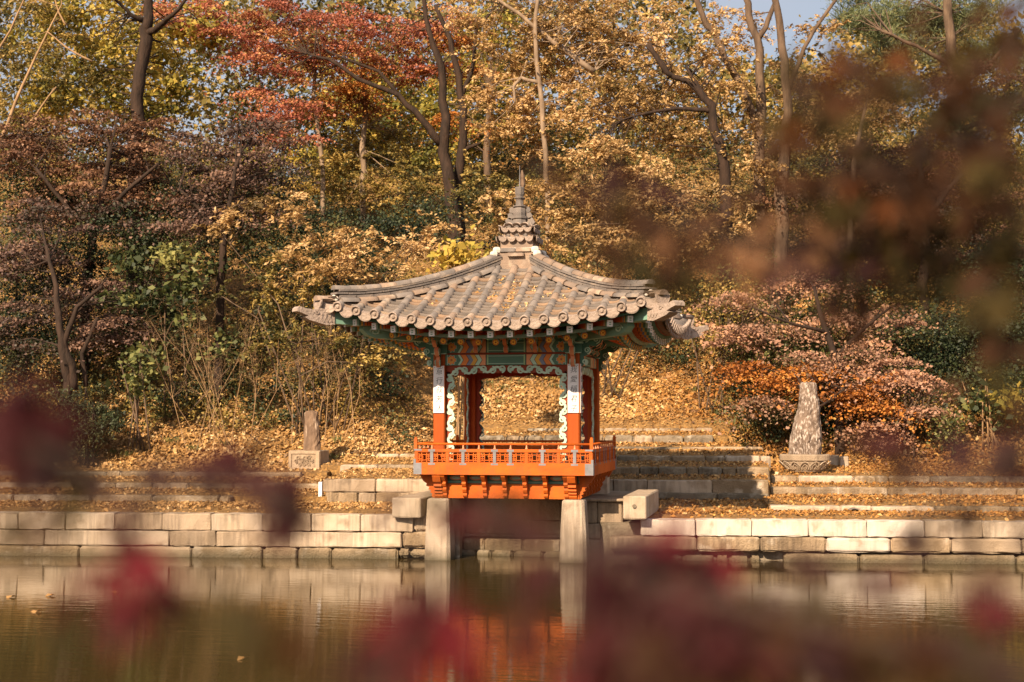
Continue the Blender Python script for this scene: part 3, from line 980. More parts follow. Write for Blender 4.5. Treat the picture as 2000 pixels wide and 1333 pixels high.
for sx in (-1, 1):
    for sy in (-1, 1):
        mb = MB()
        mb.box((sx * 1.2, sy * 1.2, 3.70), (.155, .155, .075), 0)
        mb.box((sx * 1.2, sy * 1.2, 3.63), (.135, .135, .02), 1)
        mb.box((sx * 1.2, sy * 1.2, 3.79), (.165, .165, .014), 1)
        mb.build('bearing_block', [M['green'], M['mint']], PV, at0=(sx * 1.2, sy * 1.2, 3.6))

# plaques with brushed characters
def plaque(cx, k, text, z0, z1, w):
    mb = MB()
    ht = 1.3062
    mb.span(SP(k, cx - w / 2, ht, z0), SP(k, cx + w / 2, ht + .022, z1), 0)
    mb.span(SP(k, cx - w / 2 - .008, ht, z0 - .006), SP(k, cx + w / 2 + .008, ht + .014, z1 + .006), 1)
    p = mb.build('plaque', [M['white'], M['salmon']], PV, at0=SP(k, cx, ht, z0))
    for sx in (-1, 1):
        mb = MB(); mb.box(SP(k, cx + sx * (w / 2 - .022), ht + .023, z1 - .025), (.006, .004, .006)); mb.build('nail', M['iron'], p)
    n = len(text)
    for i, ch in enumerate(text):
        cu = bpy.data.curves.new('character', 'FONT')
        cu.body = ch; cu.size = .125; cu.align_x = 'CENTER'; cu.align_y = 'CENTER'; cu.extrude = .001; cu.shear = .15; cu.offset = -.0006
        to = bpy.data.objects.new('tmp', cu); COL.objects.link(to)
        bpy.context.view_layer.update()
        me = bpy.data.meshes.new_from_object(to.evaluated_get(bpy.context.evaluated_depsgraph_get()))
        bpy.data.objects.remove(to); bpy.data.curves.remove(cu)
        me.name = 'character'; me.materials.clear(); me.materials.append(M['ink'])
        z = z1 - .10 - i * (z1 - z0 - .17) / (n - 1)
        link('character', me, p, RZ[k] @ Matrix.Translation((cx + .006, -(ht + .0235), z)) @ Matrix.Rotation(PI / 2, 4, 'X'))


if True:
    plaque(-1.2, 0, '\u610f\u884c\u53d4\u82b3\u4eba', 2.575, 3.40, .19)
    plaque(1.2, 0, '\u6211\u611b\u7a31\u541b\u5b50', 2.575, 3.42, .19)
    plaque(-1.2, 1, '\u96e8\u8449\u771e\u73e0\u6563', 2.575, 3.42, .19)

# rafters: flying (square, white ends) over round ones with painted flowers
m, t, b, new, ln = nt('painted_rafter')
tc = new('ShaderNodeTexCoord'); sp_ = new('ShaderNodeSeparateXYZ'); ln(tc.outputs['Object'], sp_.inputs[0])
mu = new('ShaderNodeMath'); mu.operation = 'MULTIPLY'; mu.inputs[1].default_value = 1.6
ln(sp_.outputs[1], mu.inputs[0])
r = ramp_node(t, [(0, (.30, .48, .38)), (.08, (.065, .165, .115)), (.16, (.66, .36, .05)), (.22, (.17, .2, .3)), (.28, (.68, .20, .03)), (.36, (.02, .02, .02)), (.38, (.60, .12, .02))], 'CONSTANT')
ln(mu.outputs[0], r.inputs[0]); ln(r.outputs[0], b.inputs['Base Color']); b.inputs['Roughness'].default_value = .65
M['rafter'] = m
mb = MB()                                     # local: +y inwards
mb.span((-.045, .003, -.05), (.045, .80, .05), 0)
mb.span((-.049, -.006, -.054), (.049, .006, .054), 1)
mb.span((-.018, -.008, -.030), (.018, -.0055, -.012), 2)
mb.span((-.018, -.008, .006), (.018, -.0055, .022), 2)
me_fly = mb.mesh('flying_rafter', [M['rafter'], M['white'], M['pale_green']])
mb = MB()
mb.tube([(0, 0, 0), (0, 1.25, 0)], .058, 10, 0)
disc = [(.055 * math.cos(a), .055 * math.sin(a)) for a in np.linspace(0, 2 * PI, 13)[:-1]]
mb.prism(disc, lambda u, v, t: (u, t, v), -.004, .002, 1)
for i in range(6):
    a = i * PI / 3
    c = (.028 * math.cos(a), .028 * math.sin(a))
    mb.prism([(c[0] + .0125 * math.cos(q), c[1] + .0125 * math.sin(q)) for q in np.linspace(0, 2 * PI, 7)[:-1]], lambda u, v, t: (u, t, v), -.007, -.003, 2)
mb.prism([(.012 * math.cos(q), .012 * math.sin(q)) for q in np.linspace(0, 2 * PI, 7)[:-1]], lambda u, v, t: (u, t, v), -.007, -.003, 3)
M['flower'] = mat('yellow_paint', (.78, .50, .06), rough=.6)
M['deep_orange'] = mat('deep_orange_paint', (.50, .13, .02), rough=.6)
me_rnd = mb.mesh('rafter', [M['rafter'], M['deep_orange'], M['flower'], M['red']])


def aim(p0, p1):
    """frame with +y from p0 to p1, x level"""
    y = (Vector(p1) - Vector(p0)).normalized()
    x = y.cross(Vector((0, 0, 1))).normalized()
    z = x.cross(y)
    return Matrix.Translation(p0) @ frame(x, y, z)


for k in range(4):
    for i in range(-7, 8):
        u = i * .335 + .0
        f_ = max(0, abs(u) - 1.0)
        p0 = Vector((u, -2.58 - .03 * (u / 2.6) ** 2, 3.875 + lift(u) * .92))
        p1 = Vector((u - math.copysign(f_ * .42, u), -1.8, 4.0 + lift(u) * .6))
        link('flying_rafter', me_fly, PV, RZ[k] @ aim(p0, p1))
    for i in range(-6, 7):
        u = i * .305
        f_ = max(0, abs(u) - .9)
        p0 = Vector((u, -2.14, 3.765 + lift(u) * 1.0))
        p1 = Vector((u - math.copysign(f_ * .75, u), -.95, 4.22))
        link('rafter', me_rnd, PV, RZ[k] @ aim(p0, p1))
    # fascias following the upturned eave
    for (h0, h1, z0, z1, sc, nm, m_) in [(2.56, 2.64, 3.935, 3.985, .95, 'eave_board', M['green']), (2.17, 2.235, 3.825, 3.885, .95, 'eave_board', M['pale_board']), (2.61, 2.66, 3.99, 4.03, .95, 'tile_batten', M['red'])]:
        mb = MB()
        us = np.linspace(-h1, h1, 25)
        vs, fs = [], []
        for u in us:
            hh = .03 * (u / 2.6) ** 2
            lz = lift(u) * sc
            ui = u * h0 / h1
            vs += [SP(k, ui, h0 + hh, z0 + lz), SP(k, u, h1 + hh, z0 + lz), SP(k, u, h1 + hh, z1 + lz), SP(k, ui, h0 + hh, z1 + lz)]
        for i in range(24):
            for j in range(4):
                a, c = i * 4 + j, i * 4 + (j + 1) % 4
                fs.append((a, c, c + 4, a + 4))
        mb.add(vs, fs)
        mb.build(nm, m_, PV)
    # corner rafters and their clay dragon-head caps, on the right-hand corner of side k
    def DG(r_, o_, z):
        """on the diagonal of side k's right-hand corner; o_ across it"""
        return SP(k, r_ + o_ * .7071, r_ - o_ * .7071, z)
    mb = MB()
    mb.prism([(1.0, 3.98), (2.74, 4.08), (2.74, 4.27), (1.0, 4.28)], lambda a, z, t: DG(a, t, z), -.085, .085)
    mb.build('corner_rafter', M['pale_green'], PV)
    mb = MB()
    mb.prism([(1.0, 3.80), (2.15, 3.86), (2.25, 3.90), (2.33, 4.0), (2.30, 4.085), (1.0, 3.98)], lambda a, z, t: DG(a, t, z), -.075, .075, 0)
    for tt in (-.086, .075):
        mb.ribbon(spiral((2.16, 3.97), .07, .014, 0, 1.5), .022, lambda a, z, t: DG(a, t, z), tt, tt + .011, 1)
    mb.build('corner_rafter', [M['pale_green'], M['mint']], PV)
    head = [(2.71, 4.06), (2.71, 4.31), (2.78, 4.335), (2.84, 4.315), (2.90, 4.33), (2.96, 4.30), (3.10, 4.315), (3.17, 4.345), (3.20, 4.31), (3.205, 4.26), (3.14, 4.235), (3.05, 4.19), (3.10, 4.165), (3.04, 4.12), (2.92, 4.08), (2.82, 4.045)]
    mb = MB()
    mb.prism(head, lambda a, z, t: DG(a, t, z), -.10, .10, 0)
    for tt, dr in ((-.10, -1), (.10, 1)):
        mb.ribbon(spiral((2.95, 4.245), .036, .010, 0, 1.2), .016, lambda a, z, t: DG(a, t, z), tt, tt + dr * .012, 0)
        for j in range(3):
            mb.ribbon([(2.75 + j * .055, 4.10), (2.78 + j * .055, 4.16), (2.77 + j * .055, 4.23)], .018, lambda a, z, t: DG(a, t, z), tt, tt + dr * .010, 0)
    mb.build('dragon_head_cap', M['tile_end'], PV, at0=DG(2.9, 0, 4.1))

# roof body: clay bed on top, boarded soffit under the rafters
mb = MB()
for k in range(4):
    hs = np.linspace(.25, E_ - .03, 10); nu = 17
    for inner in (False, True):
        vs, fs = [], []
        for h in hs:
            for i in range(nu):
                s_ = -1 + 2 * i / (nu - 1)
                u = s_ * h
                z = zr(u, h) - .035 if not inner else float(np.interp(h, [.2, 1.0, 1.9, 2.6, 2.8], [4.75, 4.30, 4.03, 3.988, 4.0])) + lift(u) * float(np.interp(h, [1.0, 2.0, 2.6], [.3, .8, .95]))
                vs.append(SP(k, u, h, z))
        for a in range(len(hs) - 1):
            for i in range(nu - 1):
                p = a * nu + i
                fs.append((p, p + 1, p + nu + 1, p + nu))
        mb.add(vs, fs, 1 if inner else 0)
roof = mb.build('roof', [M['tile_warm'], M['soffit']], PV)

# tiles
mb = MB()                                   # cover tile: half round, lower end at y=0
nseg = 8
vs, fs = [], []
for y, r_ in ((0, .0745), (.30, .070), (.355, .062)):
    for i in range(nseg + 1):
        a = PI * i / nseg
        vs.append((r_ * math.cos(a), y, r_ * math.sin(a) * 1.02))
for j in range(2):
    for i in range(nseg):
        p = j * (nseg + 1) + i
        fs.append((p, p + 1, p + nseg + 2, p + nseg + 1))
fs.append(tuple(range(nseg + 1)))
fs.append(tuple(2 * (nseg + 1) + i for i in range(nseg + 1)))
mb.add(vs, fs)
me_cov = [mb.mesh('cover_tile', M['tile'], False), mb.mesh('cover_tile', M['tile_warm'], False)]
for me in me_cov:
    me.polygons.foreach_set('use_smooth', [True] * (nseg * 2) + [False] * 2)


def arc(w, sag, n):
    return [(w * (i / n - .5), sag * (abs(2 * i / n - 1) ** 2)) for i in range(n + 1)]


mb = MB()                                   # pan tile: shallow trough with a thick lower lip
A = arc(.30, .042, 6)
vs = [(x, 0, z + .050) for x, z in A] + [(x, 0, z + .012) for x, z in A] + [(x * .97, .20, z + .006) for x, z in A]
n = 7
fs = [(i, i + 1, n + i + 1, n + i) for i in range(6)] + [(i, i + 1, 2 * n + i + 1, 2 * n + i) for i in range(6)]
mb.add(vs, fs)
me_pan = [mb.mesh('pan_tile', M['pan'], True), mb.mesh('pan_tile', M['pan_warm'], True)]
mb = MB()                                   # drip tile: the broad tongue that hangs over the eave
A = arc(.31, .05, 8)
tongue = [(x, z + .03) for x, z in A] + [(.146 * math.cos(a), .065 - .180 * math.sin(a) ** .85) for a in np.linspace(.03, PI - .03, 17)]
tl = math.radians(14)
mb.prism(tongue, lambda u, v, t: (u, t * math.cos(tl) + v * math.sin(tl) * .8, v), -.012, .012)
rim = [(.136 * math.cos(a), .06 - .152 * math.sin(a) ** .8) for a in np.linspace(.05, PI - .05, 17)]
mb.ribbon(rim, .014, lambda u, v, t: (u, t + v * math.sin(tl) * .8, v), -.019, -.010)
vs = [(x, 0, z + .030) for x, z in A] + [(x * .97, .22, z + .010) for x, z in A]
mb.add(vs, [(i, i + 1, 9 + i + 1, 9 + i) for i in range(8)])
me_drip = mb.mesh('drip_tile', M['tile_end'])
mb = MB()                                   # round end cap with a raised rim
prof = [(.080, .05), (.084, 0.0), (.078, -.012), (.066, -.010), (.060, .014), (.034, .014), (.026, -.004), (.010, -.006)]
vs = []
for r_, y in prof:
    for i in range(16):
        a = 2 * PI * i / 16
        vs.append((r_ * math.cos(a), y, r_ * math.sin(a)))
fs = [(j * 16 + i, j * 16 + (i + 1) % 16, j * 16 + 16 + (i + 1) % 16, j * 16 + 16 + i) for j in range(len(prof) - 1) for i in range(16)]
fs.append(tuple(len(vs) - 16 + i for i in range(16)))
mb.add(vs, fs)
me_cap = mb.mesh('round_end_tile', M['tile_end'], False)


def roof_frame(u, h, up=0.0, jit=.0):
    e = .04
    dzu = (zr(u + e, h) - zr(u - e, h)) / (2 * e)
    dzh = (zr(u, h + e) - zr(u, h - e)) / (2 * e)
    y = Vector((0, 1, -dzh)).normalized()
    x = Vector((1, 0, dzu)); x = (x - y * x.dot(y)).normalized()
    z = x.cross(y)
    p = Vector((u, -h, zr(u, h))) + z * up
    m_ = Matrix.Translation(p) @ frame(x, y, z)
    if jit:
        m_ = m_ @ Matrix.Rotation(random.uniform(-jit, jit), 4, 'Z') @ Matrix.Rotation(random.uniform(-jit, jit) * .5, 4, 'X')
    return m_


def eave(u):
    return E_ + .05 * (abs(u) / E_) ** 3


LEFT = {'pan': MB(), 'cov': MB()}


def bake(me, M4, dst):
    vs = [tuple((M4 @ v.co)) for v in me.vertices]
    dst.add(vs, [tuple(p.vertices) for p in me.polygons])


npan = 0
for k in range(4):
    for i in range(-8, 9):                     # rolls of cover tiles
        u = i * .32
        h0, h1 = eave(u) + .03, max(abs(u) + .10, .42)
        L = h0 - h1
        n = max(1, round(L / .29))
        for j in range(n):
            h = h0 - L * j / n
            m_ = RZ[k] @ roof_frame(u, h, .036, .007) @ Matrix.Scale(L / n / .29 * 1.05, 4, (0, 1, 0))
            me = me_cov[random.random() < .22]
            if k in (0, 1):
                link('cover_tile', me, roof, m_)
            else:
                bake(me, m_, LEFT['cov'])
        link('round_end_tile', me_cap, roof, RZ[k] @ roof_frame(u, h0 + .055, .048))
    for i in range(-9, 9):                     # troughs of pan tiles
        u = (i + .5) * .32
        h0, h1 = eave(u), max(abs(u) - .02, .40)
        n = max(1, round((h0 - h1) / .145))
        link('drip_tile', me_drip, roof, RZ[k] @ roof_frame(u, h0 + .045, .004, .015))
        for j in range(n):
            h = h0 - .08 - (h0 - .08 - h1) * j / n
            m_ = RZ[k] @ roof_frame(u, h, .0, .02)
            me = me_pan[random.random() < .4]
            if npan < 297 and k in (0, 1):
                link('pan_tile', me, roof, m_); npan += 1
            else:
                bake(me, m_, LEFT['pan'])
for key, nm in (('pan', 'pan_tiles'), ('cov', 'cover_tiles')):
    if LEFT[key].v:
        LEFT[key].build(nm, M['tile'], roof, 'stuff')

# hip ridges
mb = MB(); vs, fs = [], []
for y, r_ in ((0, .088), (.30, .080), (.34, .07)):
    for i in range(9):
        a = PI * i / 8
        vs.append((r_ * math.cos(a), y, r_ * math.sin(a) * .9))
for j in range(2):
    for i in range(8):
        p = j * 9 + i
        fs.append((p, p + 1, p + 10, p + 9))
fs += [tuple(range(9)), tuple(range(18, 27))]
mb.add(vs, fs)
me_rc = [mb.mesh('ridge_tile', M['tile']), mb.mesh('ridge_tile', M['tile_warm'])]
for me in me_rc:
    me.polygons.foreach_set('use_smooth', [True] * 16 + [False] * 2)
for k in range(4):
    def HP(r_, o_=0, dz=0):
        z = zr(r_, r_) + .03 * max(0, (r_ - 1.9)) ** 2
        return Vector(SP(k, r_ + o_ * .7071, r_ - o_ * .7071, z + dz))
    r0, r1 = .34, 2.66
    N_ = 10
    rid = MB()
    for j in range(N_):
        a, c = r0 + (r1 - r0) * j / N_, r0 + (r1 - r0) * (j + 1) / N_
        p, q = HP(a), HP(c)
        rid.add([HP(a, -.075, -.05), HP(a, .075, -.05), HP(a, .075, .24), HP(a, -.075, .24), HP(c, -.075, -.05), HP(c, .075, -.05), HP(c, .075, .24), HP(c, -.075, .24)],
                [(0, 1, 2, 3), (4, 5, 6, 7), (0, 1, 5, 4), (2, 3, 7, 6), (1, 2, 6, 5), (0, 3, 7, 4)])
    hr = rid.build('hip_ridge', M['wood_dark'], PV)
    for lv, (w_, z0, z1) in enumerate([(.115, .075, .125), (.125, .140, .172), (.12, .186, .218)]):
        mb = MB()
        for j in range(N_ + lv % 2):
            a = r0 + (r1 - r0) * (j - .5 * (lv % 2)) / N_
            c = a + (r1 - r0) / N_ - .008
            a, c = max(a, r0), min(c, r1 + .03)
            dz = random.uniform(-.004, .004)
            mb.add([HP(a, -w_, z0 + dz), HP(a, w_, z0 + dz), HP(a, w_, z1 + dz), HP(a, -w_, z1 + dz), HP(c, -w_, z0 + dz), HP(c, w_, z0 + dz), HP(c, w_, z1 + dz), HP(c, -w_, z1 + dz)],
                   [(0, 1, 2, 3), (4, 5, 6, 7), (0, 1, 5, 4), (2, 3, 7, 6), (1, 2, 6, 5), (0, 3, 7, 4)])
        mb.build('ridge_course', M['tile'], hr)
    for j in range(N_ + 1):
        a = r1 + .04 - (r1 - r0) * j / (N_ + 1)
        p, q = HP(a, 0, .222), HP(a - .2, 0, .222)
        link('ridge_tile', random.choice(me_rc), hr, aim(p, q) @ Matrix.Scale(1.0, 4))
    for sd in (-1, 1):                        # fillets of half-round tiles along each side of the ridge
        for j in range(9):
            a = r1 - .02 - (r1 - r0 - .1) * j / 9
            p, q = HP(a, sd * .135, .005), HP(a - .2, sd * .135, .005)
            link('ridge_tile', random.choice(me_rc), hr, aim(p, q) @ Matrix.Scale(1.02, 4) @ Matrix.Scale(.85, 4, (1, 0, 0)))
    mb = MB()
    for (o_, dz, s_) in [(-.09, .06, .04), (.09, .06, .04), (0, .08, .055)]:
        bm_ = HP(r1 + .03, o_, dz)
        mb.lathe([(.02, -s_), (s_ * .8, -s_ * .6), (s_, 0), (s_ * .8, s_ * .6), (.02, s_)], 8, bm_)
    mb.build('plaster_end', M['plaster'], hr, smooth=True)
    # tip: two drooping tiles over the very corner
    for j, (a, dz) in enumerate([(2.93, .02), (2.78, .03)]):
        p, q = HP(a, 0, dz), HP(a - .2, 0, dz + .012)
        link('ridge_tile', me_rc[1], hr, aim(p, q) @ Matrix.Scale(1.12, 4))
    link('drip_tile', me_drip, hr, aim(HP(2.90, .0, -.035), HP(2.7, 0, -.0)) @ Matrix.Scale(1.0, 4))

# crowning stack and finial
mb = MB()
for (h, z0, z1, mi) in [(.43, 5.12, 5.36, 0), (.38, 5.36, 5.50, 0), (.33, 5.50, 5.59, 1), (.30, 5.59, 5.80, 0), (.25, 5.80, 5.98, 0), (.19, 5.98, 6.02, 0)]:
    mb.span((-h, -h, z0), (h, h, z1), mi)
stack = mb.build('roof_crown_stack', [M['tile_warm'], M['plaster']], PV)
for k in range(4):
    for j in range(2):
        link('cover_tile', me_cov[j], stack, RZ[k] @ Matrix.Translation((-.285 + j * .29, -.36, 5.51)) @ Matrix.Rotation(-PI / 2, 4, 'Z') @ Matrix.Scale(.80, 4, (0, 1, 0)) @ Matrix.Scale(.75, 4, (1, 0, 0)))
    link('cover_tile', me_cov[1], stack, RZ[k] @ Matrix.Translation((-.14, -.40, 5.42)) @ Matrix.Rotation(-PI / 2, 4, 'Z') @ Matrix.Scale(.85, 4, (0, 1, 0)))
    for h, z, s_, n in [(.375, 5.76, .55, 4), (.325, 5.935, .50, 4)]:
        for j in range(n):
            u = (j - (n - 1) / 2) * (2 * h * .86 / n)
            link('drip_tile', me_drip, stack, RZ[k] @ Matrix.Translation((u, -h, z)) @ Matrix.Rotation(.35, 4, 'X') @ Matrix.Scale(s_, 4))
            if j < n - 1:
                uu = u + (h * .86 / n)
                link('cover_tile', me_cov[0], stack, RZ[k] @ Matrix.Translation((uu, -h + .01, z + .03)) @ Matrix.Rotation(.3, 4, 'X') @ Matrix.Scale(.5, 4))
    for j in range(3):
        link('drip_tile', me_drip, stack, RZ[k] @ Matrix.Translation(((j - 1) * .145, -.26, 6.02)) @ Matrix.Rotation(PI - .25, 4, 'X') @ Matrix.Scale(.46, 4))
    mb = MB()
    for q_, dq, zz in ((.355, 0, 5.55), (.40, 0, 5.47)):
        c = SP(k, q_, q_, zz)
        mb.lathe([(.03, -.065), (.075, -.05), (.085, 0), (.072, .04), (.04, .055)], 7, c, rot=.3)
    mb.build('plaster_corner', M['plaster'], stack)
mb = MB()
mb.lathe([(.155, 6.0), (.16, 6.03), (.125, 6.15), (.15, 6.165), (.15, 6.205), (.118, 6.215), (.125, 6.27), (.118, 6.34), (.095, 6.375), (.128, 6.385), (.128, 6.405), (.075, 6.42), (.07, 6.50), (.085, 6.53), (.105, 6.545), (.105, 6.56), (.07, 6.575), (.085, 6.62), (.092, 6.74), (.082, 6.755), (.0, 6.756)], 8, (0, 0, 0), rot=PI / 8)
fin = mb.build('finial', M['tile'], PV)
mb = MB()
mb.tube([(0, 0, 6.75), (0, 0, 7.16)], [.009, .005], 6)
mb.build('finial_spike', M['iron'], fin)
mb = MB()
mb.lathe([(.045, 6.75), (.06, 6.80), (.05, 6.90), (.055, 6.95), (.03, 7.03), (.015, 7.08)], 7, (.035, .06, 0))
mb.build('finial_flame', M['rock_brown'], fin)
for sx in (-1, 1):
    for (zz, r_, o_) in ((6.10, .075, .20), (6.22, .055, .175), (6.33, .05, .15)):
        mb = MB()
        mb.prism([(r_ * (1 + .15 * math.cos(5 * a)) * math.cos(a), r_ * 1.2 * math.sin(a)) for a in np.linspace(0, 2 * PI, 13)[:-1]], lambda u, v, t: (sx * o_ + u, t, zz + v), .0, .07)
        mb.build('carved_scroll', M['tile'], fin)

# dry leaves caught in the roof troughs
P_, sz = [], []
for (u, h, n) in [(.16, 1.0, 60), (.16, 1.55, 90), (.16, 2.1, 90), (-.16, .9, 50), (-.16, 1.5, 60), (.48, 1.2, 60), (.48, 1.9, 40), (-.48, 1.35, 30), (1.12, 1.75, 25), (.8, 1.5, 25), (-1.12, 1.9, 14)]:
    for _ in range(n // 2):
        uu, hh = u + random.gauss(0, .045), h + random.gauss(0, .12)
        P_.append((uu, -hh, zr(uu, hh) + .035 + abs(random.gauss(0, .012))))
P_ = np.array(P_)
V, Fq = leaf_quads(P_, RNG.normal(size=P_.shape) * .6 + np.array([0, -.4, 1]), RNG.uniform(.045, .085, len(P_)), .6)
link('fallen_leaves', mesh_np('fallen_leaves', V, Fq, FOL['litter'], RNG.uniform(.3, 1, len(P_))), PV, Matrix.Identity(4), 'stuff')

# ================================================================== ROCKS ON THE BANK
def rough_rock(name, label, base, prof, m_, seg=14, jit=.03, parent=None):
    """a standing stone from rows (z, x-left, x-right, half depth)"""
    mb = MB(); vs, fs = [], []
    rows = []
    for (a, b_) in zip(prof[:-1], prof[1:]):
        for q in np.linspace(0, 1, 4)[:-1]:
            rows.append(tuple(np.array(a) * (1 - q) + np.array(b_) * q))
    rows.append(prof[-1])
    flu = [random.uniform(-1, 1) for _ in range(seg)]
    for z, x0, x1, d in rows:
        cx, rx = (x0 + x1) / 2, (x1 - x0) / 2
        for i in range(seg):
            a = 2 * PI * i / seg
            ca, sa = math.cos(a), math.sin(a)
            sq = 1 / max(abs(ca), abs(sa)) ** .55
            r_ = 1 + jit * (flu[i] * 1.4 + random.uniform(-1, 1))
            vs.append((base[0] + cx + rx * ca * sq * r_ * .92, base[1] + d * sa * sq * r_ * .92, base[2] + z + random.uniform(-.02, .02)))
    n = len(rows)
    for j in range(n - 1):
        for i in range(seg):
            a, b_ = j * seg + i, j * seg + (i + 1) % seg
            fs.append((a, b_, b_ + seg, a + seg))
    c = len(vs); vs.append((base[0] + (rows[-1][1] + rows[-1][2]) / 2, base[1], base[2] + rows[-1][0] + .02))
    fs += [((n - 1) * seg + i, (n - 1) * seg + (i + 1) % seg, c) for i in range(seg)]
    mb.add(vs, fs)
    o = mb.build(name, m_, parent, at0=base)
    return o


# right: tall speckled stone in a carved lotus basin
BZ = 1.315
bc = at(1572, 905, 31.0); bc[2] = BZ
tag(rough_rock('standing_stone', '', (bc[0], bc[1], BZ + .33), [(0, -.35, .36, .24), (.25, -.36, .37, .25), (.55, -.30, .36, .24), (.85, -.22, .35, .22), (1.05, -.14, .33, .20), (1.32, -.12, .30, .17), (1.56, -.10, .28, .15), (1.60, -.07, .24, .12)], M['rock'], 22, .055),
    'tall white-speckled standing stone set in the carved basin on the right bank', 'standing stone')
bas = thing('stone_basin', 'oval carved granite basin with lotus petals holding the tall stone', 'stone basin', bc)
mb = MB()
vs, fs = [], []
prof = [(.30, -.02), (.36, .0), (.46, .10), (.54, .21), (.545, .235), (.60, .25), (.605, .355), (.585, .38), (.50, .38), (.48, .30)]
for r_, z in prof:
    for i in range(36):
        a = 2 * PI * i / 36
        vs.append((bc[0] + r_ * .90 * math.cos(a), bc[1] + r_ * .62 * math.sin(a), BZ + z))
fs = [(j * 36 + i, j * 36 + (i + 1) % 36, j * 36 + 36 + (i + 1) % 36, j * 36 + 36 + i) for j in range(len(prof) - 1) for i in range(36)]
fs.append(tuple(len(vs) - 36 + i for i in range(36)))
mb.add(vs, fs)
mb.build('bowl', GR, bas)
for i in range(14):
    a = PI + (i + .5) * 2 * PI / 14
    d = np.array([math.cos(a) * .90, math.sin(a) * .62, 0]); tt = np.array([-math.sin(a) * .90, math.cos(a) * .62, 0])
    mb = MB()
    for pts, w_ in (([(-.10, .05), (-.125, .14), (-.07, .20), (0, .225), (.07, .20), (.125, .14), (.10, .05)], .026), ([(-.05, .06), (-.06, .13), (0, .175), (.06, .13), (.05, .06)], .018)):
        mb.ribbon(pts, w_, lambda u, v, t: bc + d * (.375 + v * 1.02 + t) + tt * u * (.6 + v * 2) + _Z * v, -.01, .022)
    mb.build('lotus_petal', GP, bas)
# two low stone blocks beside the basin
for (p0, p1, y0, y1, D, lb) in [(1622, 1640, 917, 890, 33.2, 'low stone rail piece just right of the carved basin'), (1641, 1658, 918, 892, 32.9, 'short upright block with a carved end right of the basin')]:
    a, b_ = at(p0, y0, D), at(p1, y0, D)
    mb = MB(); mb.add(*rblock(a[0], b_[0], a[1] - .05, a[1] + .35, BZ - .08, at(p0, y1, D)[2], .02, .006, 3, lambda x, y, z: np.array([x, y, z])))
    tag(mb.build('stone_block', GP, None, at0=(a[0], a[1], BZ - .05)), lb, 'stone block')
# left: brown stone on a carved box pedestal
pc = at(594, 918, 32.3); PZ = 1.30; pc[2] = PZ
ped = thing('stone_pedestal', 'square granite pedestal with a flower relief under the brown rock', 'pedestal', pc)
mb = MB()
f_ = lambda x, y, z: np.array([x, y, z])
mb.add(*rblock(pc[0] - .38, pc[0] + .38, pc[1], pc[1] + .62, PZ - .1, PZ + .44, .012, .004, 4, f_))
mb.build('box', GR, ped)
mb = MB()
for (u0, u1, z0, z1) in ((-.36, -.30, .02, .42), (.28, .36, .02, .42), (-.299, .279, .37, .42), (-.299, .279, .02, .06)):
    mb.span((pc[0] + u0, pc[1] - .022, PZ + z0), (pc[0] + u1, pc[1] + .01, PZ + z1))
mb.build('frame', GR, ped)
mb = MB()
for (cu, cz, r_) in ((.02, .27, .07), (.08, .22, .06), (.12, .28, .055), (-.05, .22, .05), (-.14, .27, .06), (-.2, .2, .05), (.0, .15, .06), (.1, .13, .05), (-.1, .13, .045), (.2, .2, .04)):
    mb.ribbon(spiral((cu, cz), r_, .012, random.uniform(0, 6), 1.3), .02, lambda u, v, t: (pc[0] + u, pc[1] + t, PZ + v), -.02, .012)
mb.build('flower_relief', GR, ped)
tag(rough_rock('standing_stone', '', (pc[0] + .06, pc[1] + .3, PZ + .43), [(0, -.20, .23, .16), (.25, -.19, .22, .15), (.55, -.175, .19, .14), (.85, -.165, .165, .13), (.90, -.13, .14, .11)], M['rock_brown'], 18, .07),
    'short fluted brown standing stone on the carved pedestal left of the pavilion', 'standing stone')

# ================================================================== FALLEN LEAVES ON THE GROUND
pts, = [[]]
for (a0, a1, s0, z0, s1, z1) in SHELVES:
    A_ = max(.2, (min(a1, 13) - max(a0, -13)) * (s1 - s0))
    n = int(A_ * 260)
    l = RNG.uniform(max(a0, -13), min(a1, 13), n)
    v = np.clip(1 - np.abs(RNG.normal(0, .45, n)), 0.02, 1)
    if s0 < .5:
        keep = RNG.random(n) < (.35 + .65 * (v > .45))
        l, v = l[keep], v[keep]
    s_ = s0 + (s1 - s0) * v
    z = z0 + (z1 - z0) * v + .016 + np.abs(RNG.normal(0, .012, len(l)))
    pts.append(WO + l[:, None] * WT + s_[:, None] * WN + z[:, None] * _Z)
pts = np.concatenate(pts)
V, Fq = leaf_quads(pts, RNG.normal(size=pts.shape) * .55 + np.array([-.1, -.3, 1]), np.clip(np.exp(RNG.normal(-2.85, .35, len(pts))), .025, .12), .62, bend=.28)
rt = (pts[:, 0] + RNG.normal(0, 1.6, len(pts))) > 2.2
ton = np.clip(RNG.normal(.46, .22, len(pts)), 0, 1)
for sel, pal in ((~rt, 'litter'), (rt, 'litter_orange')):
    vv = V.reshape(-1, 4, 3)[sel].reshape(-1, 3)
    link('fallen_leaves', mesh_np('fallen_leaves', vv, np.arange(len(vv)).reshape(-1, 4), FOL[pal], ton[sel]), None, None, 'stuff')

